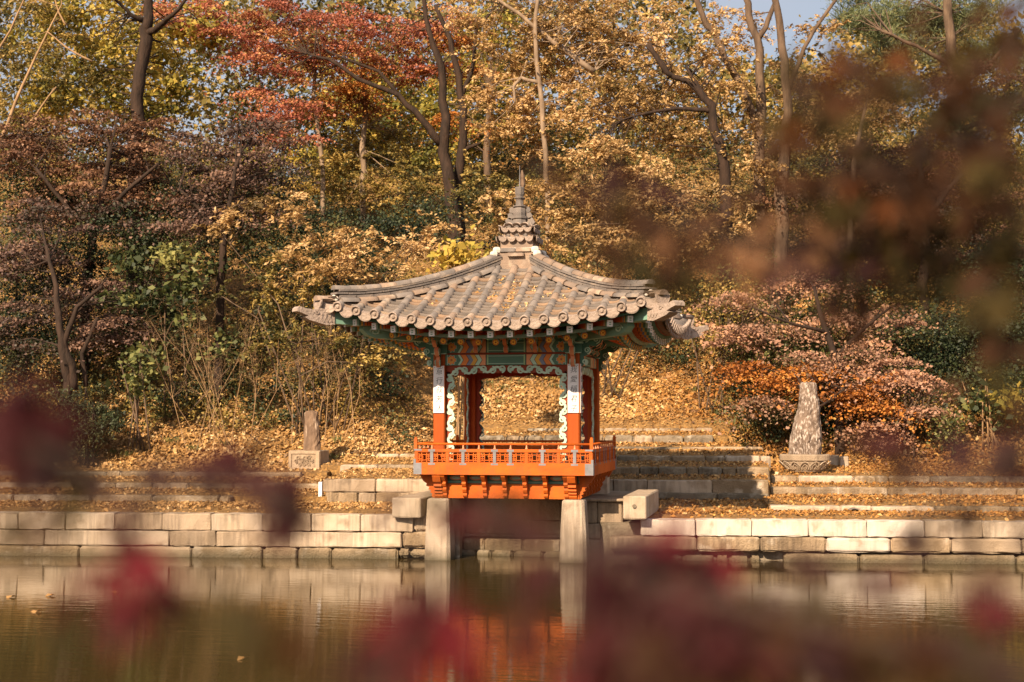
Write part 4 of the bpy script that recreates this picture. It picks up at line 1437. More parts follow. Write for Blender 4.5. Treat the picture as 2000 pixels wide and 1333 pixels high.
n = 100000
l = RNG.uniform(-15, 15, n)
s_ = np.interp(l, HL, HS) + RNG.gamma(1.2, 3.4, n) - .2
z = hill_z(l, s_)
nz = np.sin(l * .9 + 2 * np.sin(s_ * .6)) * np.sin(s_ * 1.3 + l * .4) + .5 * np.sin(l * 3.1 + s_ * 2.3)
keep = (s_ < 24) & (RNG.random(n) < np.clip(.78 + .32 * nz, .30, 1))
l, s_, z = l[keep], s_[keep], z[keep]
pts = WO + l[:, None] * WT + s_[:, None] * WN + (z + .015 + np.abs(RNG.normal(0, .03, len(l))))[:, None] * _Z
ton = np.clip(RNG.normal(.50, .23, len(pts)) + .10 * np.sin(l * .55 + 1) * np.sin(s_ * .7) + .16 * np.sin(l * 1.7 + 2 * np.sin(s_ * .9)), 0, 1)
V, Fq = leaf_quads(pts, RNG.normal(size=pts.shape) * .6 + np.array([-.1, -.55, .8]), np.clip(np.exp(RNG.normal(-2.55, .38, len(pts))), .03, .17), .6, bend=.28)
rt = (l + RNG.normal(0, 1.6, len(l))) > 2.2
for sel, pal in ((~rt, 'litter'), (rt, 'litter_orange')):
    vv = V.reshape(-1, 4, 3)[sel].reshape(-1, 3)
    link('fallen_leaves', mesh_np('fallen_leaves', vv, np.arange(len(vv)).reshape(-1, 4), FOL[pal], ton[sel]), None, None, 'stuff')


mb = MB()
for _ in range(150):
    l_, q = random.uniform(-12, 10), random.uniform(.3, 7)
    s0_ = float(np.interp(l_, HL, HS)) + q
    p = W(l_, s0_, float(hill_z(l_, s0_)) + .04)
    d = np.array([random.uniform(-1, 1), random.uniform(-.6, .6), random.uniform(-.1, .5)]); d /= np.linalg.norm(d)
    L = random.uniform(.2, .9)
    mb.tube([p, p + d * L * .5 + np.array([0, 0, .03]), p + d * L], [.012, .009, .004], 4, cap=False)
mb.build('fallen_twigs', M['bark'], None, 'stuff')
P_, ax_ = [], []
for _ in range(90):
    l_, q = random.uniform(-12, 12), random.uniform(.0, 6)
    s0_ = float(np.interp(l_, HL, HS)) + q
    p = W(l_, s0_, float(hill_z(l_, s0_)) + .06)
    for _ in range(26):
        a_ = np.array([random.gauss(0, .5), random.gauss(0, .5), 1])
        P_.append(p + a_ * .07 + np.array([random.gauss(0, .09), random.gauss(0, .09), 0])); ax_.append(a_)
P_, ax_ = np.array(P_), np.array(ax_)
V, Fq = leaf_quads(P_, RNG.normal(size=P_.shape), RNG.uniform(.12, .26, len(P_)), .10, ax_)
link('grass_tufts', mesh_np('grass_tufts', V, Fq, FOL['green'], RNG.uniform(.35, .95, len(P_))), None, None, 'stuff')

# ================================================================== TREES AND SHRUBS
STY = {   # clump radius (h, v), leaves per clump, leaf size, aspect, droop, up-bias
    'maple': dict(r=(.60, .085), n=330, size=(.048, .088), asp=.85, up=.75),
    'spray': dict(r=(.46, .28), n=168, size=(.075, .145), asp=.42, up=.30),
    'broad': dict(r=(.36, .26), n=46, size=(.10, .185), asp=.75, up=.45),
    'dense': dict(r=(.40, .26), n=130, size=(.055, .10), asp=.62, up=.4),
    'needle': dict(r=(.40, .20), n=110, size=(.16, .26), asp=.09, up=.2),
    'yew': dict(r=(.20, .13), n=120, size=(.05, .10), asp=.30, up=.4),
}
TOS = np.array(TO_SUN)
COVER = 2.0


def crown_points(ells, style, dens):
    """clump centres inside the ellipsoids given as (px, py, rx, ry, D, depth half-range)"""
    C_ = []
    st = STY[style]
    for (px, py, rx, ry, D, dr) in ells:
        m_ = D / FPX
        area = rx * ry * PI * m_ * m_
        la = np.mean(st['size']) ** 2 * st['asp'] / 2
        n = max(4, int(COVER * dens * area / (st['n'] * la)))
        q = RNG.normal(size=(n, 3)); q = unit(q) * (RNG.random(n) ** (1 / 2.4))[:, None]
        c = at(px, py, D)
        C_.append(c + (q[:, :1] * rx * m_) * _R + (q[:, 1:2] * dr) * _F + (q[:, 2:] * ry * m_) * _Z)
    return np.concatenate(C_)


def leaf_cloud(C_, style, tone_mid, tone_sd, patch=None):
    st = STY[style]
    n = st['n']
    k = len(C_)
    if style in ('spray', 'sprayfine'):
        # leaves in two ranks along drooping twigs that radiate from the clump
        T_ = 6
        m_ = n // T_
        d = RNG.normal(size=(k, T_, 3)) * np.array([1, 1, .38]); d /= np.linalg.norm(d, axis=2)[..., None]
        L = RNG.uniform(.35, 1.0, (k, T_, 1, 1))
        t_ = RNG.uniform(.08, 1, (k, T_, m_, 1))
        off = d[:, :, None, :] * t_ * L + np.array([0, 0, -1]) * (t_ ** 2) * L * .32
        off = off + RNG.normal(0, .035, off.shape)
        P = (C_[:, None, None, :] + off).reshape(-1, 3)
        side = np.cross(d, np.array([0, 0, 1.0]))
        sg = np.where(np.arange(m_) % 2, 1.0, -1.0)[None, None, :, None]
        axis = (d[:, :, None, :] * .8 + side[:, :, None, :] * sg + RNG.normal(0, .35, off.shape) + np.array([0, 0, -.35])).reshape(-1, 3)
        nrm = RNG.normal(size=P.shape) * .42 + np.array([0, 0, .55]) + TOS * .25
        n = T_ * m_
    else:
        R_ = RNG.normal(size=(k, n, 3)) * np.array([st['r'][0], st['r'][0], st['r'][1]]) * .62 * RNG.uniform(.55, 1.45, (k, 1, 1))
        if style == 'maple':
            R_[..., 2] += R_[..., 0] * RNG.normal(0, .16, (k, 1)) + R_[..., 1] * RNG.normal(0, .16, (k, 1))
        R_[..., 2] -= (R_[..., 0] ** 2 + R_[..., 1] ** 2) * (.35 if style == 'maple' else .1)   # pads droop at the rim
        P = (C_[:, None, :] + R_).reshape(-1, 3)
        nrm = RNG.normal(size=P.shape) * .62 + np.array([0, 0, st['up']]) + TOS * .35
        axis = None
        if style == 'needle':
            axis = R_.reshape(-1, 3) + np.array([0, 0, .25]); nrm = RNG.normal(size=P.shape)
    lo, hi = st['size']
    size = np.clip(np.exp(RNG.normal(math.log((lo + hi) / 2), .30, len(P))), lo * .6, hi * 1.35)
    V, Fq = leaf_quads(P, nrm, size, st['asp'], axis, .12)
    base = tone_mid + RNG.normal(0, tone_sd, k)
    if patch is not None:
        base = base + patch(C_)
    ph = RNG.uniform(0, 6, 4)
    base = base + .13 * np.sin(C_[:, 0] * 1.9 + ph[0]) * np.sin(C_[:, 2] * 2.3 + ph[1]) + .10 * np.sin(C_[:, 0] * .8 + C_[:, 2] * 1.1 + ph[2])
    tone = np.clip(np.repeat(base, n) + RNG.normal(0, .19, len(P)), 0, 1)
    return V, Fq, tone


def tree(name, label, cat, pal, style, ells, trunks, bark='bark', dens=1.0, tone=(.55, .16), group=None, twig_r=.014, twigs=.6, extra=None, base_px=None, fr=1.3):
    """trunks: polylines of (px, py, D, radius px); the first one is brought down to the ground"""
    paths = []
    for pl in trunks:
        P = [at(a, b_, D - fr) for a, b_, D, r_ in pl]
        rr = [r_ * D / FPX for a, b_, D, r_ in pl]
        paths.append((P, rr))
    C_ = crown_points(ells, style, dens)
    gz = np.array([ground_z(p[0], p[1]) for p in C_])
    C_ = C_[C_[:, 2] > gz + .05]
    if paths:
        b_ = paths[0][0][0].copy()
    else:
        D0 = np.mean([e[4] for e in ells])
        b_ = at(base_px if base_px else np.mean([e[0] for e in ells]), 700, D0)
    gz = ground_z(b_[0], b_[1])
    if paths:
        if paths[0][0][0][2] > gz:
            paths[0][0].insert(0, np.array([b_[0], b_[1], gz - .15])); paths[0][1].insert(0, paths[0][1][0] * 1.25)
    else:
        top = C_[np.argmin(np.linalg.norm(C_ - C_.mean(0), axis=1))]
        for j in range(6):
            q = C_[RNG.integers(len(C_))]
            mid = (b_ * .4 + q * .6) + RNG.normal(0, .25, 3)
            r0 = .022
            paths.append(([np.array([b_[0] + .12 * (j - 2.5), b_[1], gz - .1]), mid, q], [r0, r0 * .7, r0 * .3]))
    root = thing(name, label, cat, (b_[0], b_[1], gz), group)
    mb = MB()
    for i, (P, rr) in enumerate(paths):
        # smooth the polyline a little and let it wander
        Q, qr = [], []
        for j in range(len(P) - 1):
            for t_ in (0, .34, .67):
                w_ = (P[j] * (1 - t_) + P[j + 1] * t_)
                if t_:
                    w_ = w_ + RNG.normal(0, rr[j] * .28, 3)
                Q.append(w_); qr.append(rr[j] * (1 - t_) + rr[j + 1] * t_)
        Q.append(P[-1]); qr.append(rr[-1])
        mb.tube(Q, qr, 9 if i == 0 else 7)
        paths[i] = (Q, qr)
    mb.build('trunk', M[bark], root, smooth=True)
    nodes = np.concatenate([np.array(P) for P, _ in paths])
    nodes = nodes[nodes[:, 2] > nodes[:, 2].min() + .35 * (np.ptp(nodes[:, 2]))] if len(nodes) > 6 else nodes
    mb = MB()
    for c in C_:
        if RNG.random() > twigs:
            continue
        d = np.linalg.norm((nodes - c) * np.array([1, 1, 1.5]), axis=1)
        a = nodes[np.argmin(d + RNG.random(len(d)) * 1.7)]
        L = np.linalg.norm(c - a)
        if L > 2.6:
            continue
        mid = (a + c) / 2 + np.array([0, 0, .10 * L]) + RNG.normal(0, .07 * L, 3)
        r_ = twig_r * (1 + .35 * L)
        mb.tube([a, mid, c], [r_, r_ * .65, r_ * .25], 4, cap=False)
    if mb.v:
        o = mb.build('branches', M[bark], root, 'stuff', smooth=True)
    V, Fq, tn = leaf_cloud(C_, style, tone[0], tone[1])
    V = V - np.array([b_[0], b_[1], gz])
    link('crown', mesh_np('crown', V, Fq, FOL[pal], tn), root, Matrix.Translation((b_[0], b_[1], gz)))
    if extra:
        for (pal2, st2, ells2, dens2, tone2) in extra:
            C2 = crown_points(ells2, st2, dens2)
            V, Fq, tn = leaf_cloud(C2, st2, *tone2)
            V = V - np.array([b_[0], b_[1], gz])
            link('crown', mesh_np('crown', V, Fq, FOL[pal2], tn), root, Matrix.Translation((b_[0], b_[1], gz)))
    return root


GT = 'trees and shrubs on the hillside'
# --- far wood on the crest
C_ = []
for _ in range(1900):
    px = random.uniform(-150, 2150)
    lim = -60 if px < 1380 else (30 if 1640 < px else 125)
    py = random.uniform(lim, 420)
    C_.append(at(px, py, random.uniform(54, 68)))
C_ = np.array(C_)
STY['far'] = dict(r=(1.0, .7), n=62, size=(.16, .30), asp=.6, up=.4)
V, Fq, tn = leaf_cloud(C_, 'far', .42, .2)
o = link('far_woods', mesh_np('far_woods', V, Fq, FOL['olive'], tn), None, None, 'stuff')

# --- left
tree('maple_tree', 'yellow-green maple with a dark bent trunk at the top left', 'tree', 'yellow', 'broad',
     [(190, 110, 150, 110, 43, 1.6), (330, 150, 70, 110, 43, 1.2), (150, 30, 160, 60, 43, 1.4), (120, 210, 120, 50, 42, 1), (390, 60, 60, 60, 43, 1), (280, 190, 90, 60, 42.5, .9)],
     [[(265, 300, 44, 14), (268, 215, 44, 12), (273, 140, 44, 12), (287, 75, 44, 12), (290, 30, 44, 9), (288, -30, 44, 8)], [(287, 70, 44, 7), (310, 52, 43.6, 6), (336, 30, 43, 4), (370, -10, 43, 3)], [(281, 40, 44, 6), (255, 30, 43.7, 4), (235, 8, 43.5, 3), (200, -20, 43, 2)]], 'wood_dark', .85, (.56, .18), GT, fr=2.6)
tree('bare_tree', 'thin leaning tree with pale bare twigs at the far top left', 'tree', 'olive', 'spray',
     [(70, 90, 120, 110, 41.5, 1.4), (30, 220, 90, 70, 41, 1.2), (150, 180, 80, 60, 41.5, 1)],
     [[(-20, 330, 41, 4), (30, 200, 41, 3), (70, 110, 41, 2.2), (120, 10, 41, 1.2)], [(-60, 190, 40.6, 2.6), (20, 60, 40.6, 2), (60, -30, 40.6, 1.2)], [(20, 280, 40.5, 2.6), (70, 225, 40.5, 2), (110, 170, 40.5, 1.3)], [(180, 120, 41, 2.2), (128, 92, 41, 1.8), (92, 62, 41, 1)], [(130, 50, 41, 2), (115, 25, 41, 1.6), (104, -10, 41, 1)]], 'twig', .55, (.45, .18), GT, twigs=.4, twig_r=.008)
tree('maple_tree', 'rust-brown maple with broad layered foliage below the yellow-green maple', 'tree', 'rust', 'maple',
     [(210, 280, 190, 70, 39, 1.5), (90, 330, 130, 80, 38.5, 1.3), (300, 350, 140, 70, 38, 1.3), (170, 400, 170, 50, 37.5, 1.2), (30, 260, 80, 60, 39.5, 1)],
     [[(170, 560, 38.5, 9), (180, 470, 38.5, 8), (200, 380, 38.5, 6), (215, 290, 38.5, 4)], [(182, 460, 38.5, 6), (120, 390, 38.3, 4), (70, 330, 38.2, 3)], [(190, 430, 38.5, 6), (250, 370, 38, 4), (310, 320, 38, 3)]], 'wood_dark', 1.1, (.54, .22), GT)
tree('maple_tree', 'greyish purple-brown maple left of the red maple, in flat tiers', 'tree', 'purple', 'maple',
     [(460, 280, 120, 70, 37.5, 1.2), (420, 360, 140, 60, 37, 1.2), (520, 340, 80, 50, 37, .9), (380, 430, 110, 50, 36.5, 1), (480, 420, 80, 40, 36.6, .9)],
     [[(430, 590, 37, 8), (436, 480, 37, 7), (450, 390, 37, 5), (470, 300, 37, 3)], [(437, 470, 37, 5), (390, 410, 37, 3.4), (350, 370, 37, 2)]], 'wood_dark', 1.2, (.66, .18), GT)
tree('maple_tree', 'dark purple maple with black forked trunks at the left edge', 'tree', 'purple', 'maple',
     [(90, 480, 150, 70, 36, 1.4), (60, 580, 120, 60, 35.5, 1.2), (210, 560, 80, 60, 35.6, 1.1), (230, 630, 90, 50, 35, 1), (60, 660, 110, 40, 35, 1), (150, 420, 120, 40, 36, 1)],
     [[(132, 760, 35, 9), (126, 700, 35, 9), (116, 640, 35, 7), (110, 560, 35.2, 5), (90, 480, 35.5, 3)], [(144, 762, 35, 8), (140, 710, 35, 8), (126, 665, 35, 6), (150, 600, 35, 4), (200, 560, 35, 3)], [(168, 755, 35.3, 5), (160, 690, 35.3, 4), (190, 620, 35.3, 3)]], 'wood_dark', 1.05, (.46, .24), GT,
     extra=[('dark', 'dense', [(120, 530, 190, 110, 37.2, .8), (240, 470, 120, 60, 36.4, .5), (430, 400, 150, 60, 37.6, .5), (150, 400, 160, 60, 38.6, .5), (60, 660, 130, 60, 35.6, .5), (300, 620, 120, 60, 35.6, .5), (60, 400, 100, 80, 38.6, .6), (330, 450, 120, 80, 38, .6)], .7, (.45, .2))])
tree('leafy_shrub', 'green broad-leaved shrub between the dark maple and the bare shrub', 'shrub', 'green', 'broad',
     [(300, 510, 100, 50, 35.4, .9), (250, 580, 70, 40, 35, .8), (360, 590, 70, 50, 34.8, .8), (400, 520, 60, 30, 35.2, .7), (420, 660, 50, 30, 34.2, .5)], [], 'bark', .85, (.42, .22), GT)
tree('leafy_shrub', 'round-leaved green shrub at the foot of the bare shrub', 'shrub', 'green', 'broad',
     [(262, 715, 38, 48, 33.6, .5), (285, 690, 30, 30, 33.8, .4)], [], 'bark', 1.0, (.56, .2), GT)
tree('yew_shrub', 'dark green yew shrub on the left bank', 'shrub', 'dark', 'yew',
     [(165, 835, 62, 48, 33.2, .6), (130, 860, 55, 45, 33, .6), (200, 815, 40, 35, 33.2, .4), (140, 800, 40, 40, 33.4, .4), (225, 835, 20, 18, 33, .3)], [], 'wood_dark', 1.3, (.52, .22), GT)


def bare_shrub(label, bases, n, spread, top, D, r0=.016, matn='twig'):
    b0 = at(bases[0], 760, D); gz = ground_z(b0[0], b0[1])
    root = thing('bare_shrub', label, 'shrub', (b0[0], b0[1], gz), GT)
    for i in range(n):
        mb = MB()
        bx = bases[0] + (bases[1] - bases[0]) * (i + .5) / n + random.uniform(-8, 8)
        b_ = at(bx, 760, D + random.uniform(-.3, .3)); b_[2] = ground_z(b_[0], b_[1]) - .05
        tx = bx + random.uniform(-spread, spread); ty = random.uniform(*top)
        e = at(tx, ty, D + random.uniform(-.6, .4))
        m1 = b_ * .6 + e * .4 + np.array([random.uniform(-.25, .25), 0, .1]); m2 = b_ * .25 + e * .75 + np.array([random.uniform(-.3, .3), 0, .12])
        mb.tube([b_, m1, m2, e], [r0, r0 * .8, r0 * .55, r0 * .3], 5, cap=False)
        segs = [(m1, e - b_, 1.0), (m2, e - b_, .8), (e, e - b_, .6), (m1 * .5 + m2 * .5, e - b_, .9)]
        for lev in range(4):
            nxt = []
            for (p, d, sc) in segs:
                for _ in range(2):
                    dd = d / np.linalg.norm(d) + RNG.normal(0, .55, 3); dd[2] += .15; dd /= np.linalg.norm(dd)
                    L = sc * random.uniform(.25, .6)
                    q = p + dd * L; q2 = p + dd * L * .5 + RNG.normal(0, .04, 3)
                    mb.tube([p, q2, q], [r0 * .45 * sc, r0 * .32 * sc, r0 * .16 * sc], 4, cap=False)
                    nxt.append((q, dd, sc * .7))
            segs = nxt
        mb.build('stem', M[matn], root, at0=b_)
    return root


bare_shrub('bare many-stemmed shrub with pale tangled twigs on the left slope', (370, 500), 13, 130, (585, 700), 33.8, .008)
bare_shrub('smaller bare twiggy shrub close to the left eave of the roof', (560, 700), 9, 70, (600, 690), 34.2, .010)

# --- centre: red maple with twin trunks
tree('maple_tree', 'big red and orange maple with twin dark trunks behind the roof', 'tree', 'red', 'maple',
     [(430, 50, 130, 55, 43.5, 1.3), (580, 50, 150, 60, 43.5, 1.3), (520, 130, 110, 45, 43.3, 1.1), (560, 190, 95, 34, 41.0, 1), (545, 255, 80, 42, 39.8, .9), (700, 60, 130, 50, 43.6, 1.3), (790, 120, 90, 40, 43.8, 1), (620, 110, 90, 40, 43.4, 1), (840, 40, 90, 40, 44.0, 1), (380, 20, 70, 40, 43.6, .8)],
     [[(895, 560, 43.6, 15), (890, 440, 43.6, 14), (880, 370, 43.6, 12), (866, 300, 43.6, 11), (872, 230, 43.6, 9), (862, 130, 43.6, 7), (838, 60, 43.6, 5), (825, -20, 43.6, 4)],
      [(905, 560, 43.9, 13), (893, 400, 43.9, 12), (898, 330, 43.9, 9), (905, 250, 43.9, 8), (897, 150, 43.9, 7), (880, 80, 43.9, 5), (850, 10, 43.9, 4)],
      [(864, 285, 43.6, 8), (825, 235, 43.4, 6.5), (778, 185, 43.3, 5), (700, 155, 43.2, 4), (640, 115, 43.2, 3), (600, 105, 43.2, 2)],
      [(778, 185, 43.3, 4), (740, 140, 43.3, 3), (640, 100, 43.2, 2)], [(897, 300, 43.9, 5), (925, 285, 43.9, 3.5), (940, 280, 43.8, 2)], [(900, 200, 43.9, 5), (925, 120, 43.9, 4), (930, 60, 43.9, 3), (970, 10, 43.9, 2)]], 'wood_dark', 1.1, (.60, .17), GT,
     extra=[('orange', 'maple', [(760, 170, 110, 45, 44.0, 1), (660, 190, 90, 50, 44.0, .9), (880, 110, 80, 60, 44.3, .9), (900, 230, 70, 40, 44.2, .8), (690, 110, 70, 40, 44.0, .8)], .85, (.42, .2))])
tree('shrub', 'golden tan shrub of fine leaves rising above the left roof ridge', 'shrub', 'gold', 'spray',
     [(540, 400, 110, 40, 34.8, .9), (640, 455, 130, 50, 34.6, .9), (470, 450, 60, 25, 34.4, .7), (760, 500, 130, 35, 34.4, .8), (640, 520, 110, 35, 34, .7), (830, 460, 90, 35, 35, .7)], [], 'bark', .78, (.66, .18), GT,
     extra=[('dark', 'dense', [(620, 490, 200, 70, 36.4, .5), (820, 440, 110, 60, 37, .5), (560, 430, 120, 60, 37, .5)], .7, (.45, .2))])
tree('shrub', 'low dull-gold thicket under the left eave', 'shrub', 'olive', 'spray',
     [(590, 590, 90, 50, 34.2, .8), (540, 650, 70, 40, 33.8, .7), (690, 640, 80, 40, 33.9, .7), (480, 580, 60, 40, 34.3, .6), (760, 690, 50, 30, 33.9, .5), (560, 520, 100, 40, 35, .7)], [], 'bark', .62, (.55, .22), GT,
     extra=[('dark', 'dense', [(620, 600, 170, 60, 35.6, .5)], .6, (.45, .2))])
tree('sapling', 'small sapling with large bright yellow leaves touching the left roof ridge', 'sapling', 'yellow', 'broad',
     [(905, 490, 32, 18, 31.5, .3), (880, 505, 20, 10, 31.5, .2)], [], 'twig', .5, (.85, .1), GT)
tree('tree', 'yellow and tan tree with a slender pale trunk left of the twin-trunked maple', 'tree', 'olive', 'spray',
     [(700, 300, 120, 70, 46.0, 1.4), (620, 250, 90, 60, 46.0, 1.2), (760, 380, 130, 60, 44.6, 1.2), (640, 350, 100, 50, 45.0, 1.1), (760, 260, 90, 50, 46.0, 1.1)],
     [[(712, 470, 46.0, 6), (708, 370, 46.0, 6), (712, 250, 46.0, 5), (708, 100, 46.0, 4)], [(632, 430, 45.5, 5), (630, 320, 45.5, 4.5), (612, 190, 45.5, 4), (618, 80, 45.5, 3)]], 'bark_pale', .95, (.60, .18), GT, twigs=.12)
tree('tree', 'green and yellow tree glimpsed behind the twin trunks', 'tree', 'yellow', 'broad',
     [(930, 190, 110, 120, 52.0, 1.6), (820, 250, 120, 90, 52.0, 1.4), (560, 330, 130, 80, 51.0, 1.4), (720, 200, 110, 100, 52.0, 1.3), (980, 60, 90, 60, 51.0, 1.2)],
     [[(955, 420, 52.0, 8), (950, 300, 52.0, 7), (960, 170, 52.0, 5)]], 'bark', .9, (.52, .2), GT)
tree('tree', 'golden tree with a tall thin pale trunk above the roof finial', 'tree', 'gold', 'spray',
     [(1120, 120, 150, 100, 41, 1.5), (1010, 100, 80, 110, 41, 1.2), (1040, 230, 110, 70, 40.5, 1.2), (1230, 60, 130, 70, 41.5, 1.4), (1120, 20, 120, 60, 41, 1.2), (970, 220, 60, 60, 41, .9), (950, 20, 70, 50, 41, .9)],
     [[(1070, 420, 41, 5.5), (1066, 300, 41, 5), (1052, 150, 41, 4.6), (1045, 60, 41, 4), (1050, -20, 41, 3.4)], [(1058, 165, 41, 4), (1018, 152, 41, 3.6), (1003, 170, 41, 3), (1006, 200, 41, 2.5)], [(1160, 140, 41.3, 6), (1100, 95, 41.3, 5), (1040, 50, 41.3, 4), (960, -10, 41.3, 3)]], 'bark_pale', 1.05, (.64, .16), GT)
tree('tree', 'golden tree with dark crooked limbs right of the finial', 'tree', 'gold', 'spray',
     [(1300, 180, 150, 60, 40, 1.3), (1200, 220, 110, 70, 39.6, 1.2), (1330, 270, 140, 55, 39.4, 1.2), (1170, 310, 120, 55, 38.6, 1.1), (1400, 130, 70, 70, 40, 1), (1270, 340, 110, 45, 38.2, 1)],
     [[(1420, 460, 40, 12), (1415, 330, 40, 11), (1390, 205, 40, 8), (1345, 160, 40, 6), (1300, 140, 40, 5), (1268, 85, 40, 4)], [(1395, 220, 40, 5), (1340, 213, 40, 4), (1280, 218, 39.7, 3.2), (1215, 235, 39.6, 2)], [(1310, 150, 40, 4.5), (1290, 120, 40, 4), (1262, 88, 40, 3)], [(1385, 200, 40, 5), (1370, 180, 40, 4.5), (1340, 130, 40, 2.5)]], 'wood_dark', 1.05, (.62, .17), GT)
tree('shrub', 'golden thicket behind the right ridge of the roof', 'shrub', 'gold', 'spray',
     [(1130, 400, 130, 55, 37.5, 1), (1270, 420, 130, 50, 37, 1), (1110, 470, 90, 40, 36.6, .8), (1240, 480, 110, 40, 36, .8), (1000, 420, 90, 60, 37.6, .8), (1400, 420, 70, 60, 37.2, .8)], [], 'bark', 1.0, (.52, .2), GT,
     extra=[('olive', 'spray', [(1200, 370, 240, 60, 38.4, .7), (950, 380, 90, 70, 38.4, .6)], .6, (.45, .2))])
# --- right
tree('tree', 'tall tree with pale forked trunks and thin golden leaves against the sky', 'tree', 'gold', 'spray',
     [(1560, 150, 80, 40, 42, 1), (1440, 70, 50, 60, 42, .9), (1610, 230, 110, 50, 41, 1), (1480, 260, 90, 50, 41, 1), (1500, 330, 90, 40, 40, .9), (1600, 70, 40, 40, 42, .8), (1400, 20, 40, 40, 42, .8)],
     [[(1525, 480, 41.5, 13), (1530, 330, 41.5, 12), (1540, 220, 41.5, 9), (1533, 120, 41.5, 8), (1522, 40, 41.5, 7), (1512, -30, 41.5, 6)], [(1488, 440, 42, 12), (1487, 215, 42, 10), (1484, 100, 42, 8), (1462, 30, 42, 7), (1450, -30, 42, 6)], [(1482, 75, 42, 6), (1500, 40, 42, 5), (1520, -10, 42, 4)], [(1487, 250, 42.1, 8), (1458, 195, 42.1, 8), (1425, 130, 42.1, 7), (1400, 80, 42.1, 6.5), (1372, 30, 42.1, 6), (1350, -20, 42.1, 5)], [(1540, 180, 41.5, 5), (1570, 95, 41.3, 4), (1600, 45, 41.3, 3.5), (1640, -10, 41.3, 3)]], 'bark', .75, (.58, .18), GT, twigs=.25)
tree('pine_tree', 'grey-green pine with spreading boughs at the top right', 'tree', 'pine', 'needle',
     [(1740, 40, 120, 40, 45, 1.2), (1880, 30, 110, 40, 45, 1.2), (1780, 95, 90, 25, 44.5, 1), (1930, 110, 80, 40, 44.5, 1), (1960, 220, 70, 30, 43.5, 1), (1850, 240, 60, 25, 43.5, .9), (1700, 10, 70, 40, 45.5, 1)],
     [[(1870, 480, 45, 14), (1868, 260, 45, 12), (1858, 120, 45, 10), (1850, -20, 45, 8)], [(1860, 130, 45, 5), (1790, 90, 44.7, 3.5), (1720, 60, 44.6, 2.5)], [(1860, 180, 45, 5), (1930, 130, 44.5, 4), (1990, 60, 44.5, 3)], [(1866, 260, 45, 5), (1950, 225, 44, 4), (2010, 200, 44, 3)]], 'bark', 1.35, (.58, .2), GT)
tree('tree', 'tan-leaved young tree with drooping rows of leaves in the upper right', 'tree', 'gold', 'spray',
     [(1700, 200, 90, 28, 39.5, .9), (1740, 235, 70, 18, 39.3, .7), (1620, 260, 80, 30, 39.5, .8)], [[(1660, 480, 39.6, 6), (1668, 320, 39.6, 5), (1690, 210, 39.6, 3)]], 'bark', .9, (.60, .18), GT)
tree('maple_tree', 'dull brown maple filling the upper right behind the blurred leaves', 'tree', 'rust', 'maple',
     [(1680, 330, 150, 80, 42, 1.4), (1850, 360, 150, 110, 42, 1.4), (1960, 480, 120, 120, 40, 1.3), (1760, 430, 150, 70, 40, 1.2), (1580, 400, 110, 60, 40.5, 1.1), (1900, 170, 100, 60, 43, 1.1)],
     [[(1800, 560, 41, 10), (1806, 420, 41, 8), (1790, 300, 41, 5)], [(1803, 430, 41, 6), (1880, 340, 41, 4)]], 'wood_dark', 1.1, (.30, .2), GT,
     extra=[('olive', 'dense', [(1720, 300, 190, 110, 44, 1), (1900, 420, 140, 130, 43, 1), (1500, 390, 110, 60, 42.5, .8)], .75, (.40, .2))])
tree('maple_tree', 'dusty pink maple with layered foliage right of the pavilion roof', 'tree', 'pink', 'maple',
     [(1470, 590, 80, 30, 35.2, .9), (1600, 550, 110, 34, 35.8, 1), (1520, 640, 130, 32, 34.8, .9), (1430, 640, 60, 28, 34.6, .7), (1690, 620, 110, 40, 35, 1), (1720, 690, 90, 45, 34.4, .9), (1640, 720, 80, 30, 34.2, .7), (1780, 740, 60, 40, 34, .7)],
     [[(1640, 800, 35.4, 8), (1635, 710, 35.4, 7), (1610, 640, 35.4, 5), (1590, 560, 35.6, 3)], [(1632, 700, 35.4, 5), (1690, 640, 35.2, 3), (1740, 600, 35, 2)], [(1615, 650, 35.4, 4), (1540, 630, 35, 2.5), (1470, 600, 35, 2)]], 'wood_dark', 1.15, (.62, .18), GT,
     extra=[('green', 'dense', [(1560, 680, 150, 40, 35.8, .5), (1640, 600, 130, 60, 36.6, .5), (1460, 560, 80, 60, 36.6, .5)], .7, (.50, .2))])
tree('maple_tree', 'small orange maple hanging over the tall speckled stone', 'tree', 'orange', 'maple',
     [(1455, 722, 45, 18, 34.0, .4), (1520, 745, 42, 18, 33.8, .4), (1665, 765, 42, 20, 33.7, .4), (1700, 792, 32, 16, 33.5, .3), (1590, 722, 40, 14, 33.9, .3)],
     [[(1600, 850, 35, 5), (1592, 790, 34.8, 4), (1560, 740, 34.4, 2.5)], [(1594, 800, 34.8, 3), (1650, 760, 34.3, 2)]], 'wood_dark', .7, (.52, .18), GT,
     extra=[('green', 'broad', [(1610, 745, 40, 25, 34.7, .3), (1570, 700, 80, 24, 35, .3)], .9, (.72, .15)), ('pink', 'maple', [(1590, 705, 140, 24, 34.2, .5), (1510, 785, 36, 18, 33.6, .3), (1720, 745, 60, 34, 33.9, .4)], .9, (.62, .18))])
tree('evergreen_shrub', 'dark evergreen shrub mass at the right edge above the bank', 'shrub', 'dark', 'dense',
     [(1850, 660, 110, 70, 36.5, 1), (1950, 640, 90, 100, 36, 1), (1880, 740, 110, 60, 36, .9), (1770, 650, 70, 50, 37, .8), (1980, 760, 60, 60, 35, .7), (1960, 540, 90, 60, 37.5, .9)], [], 'wood_dark', 1.05, (.38, .22), GT)
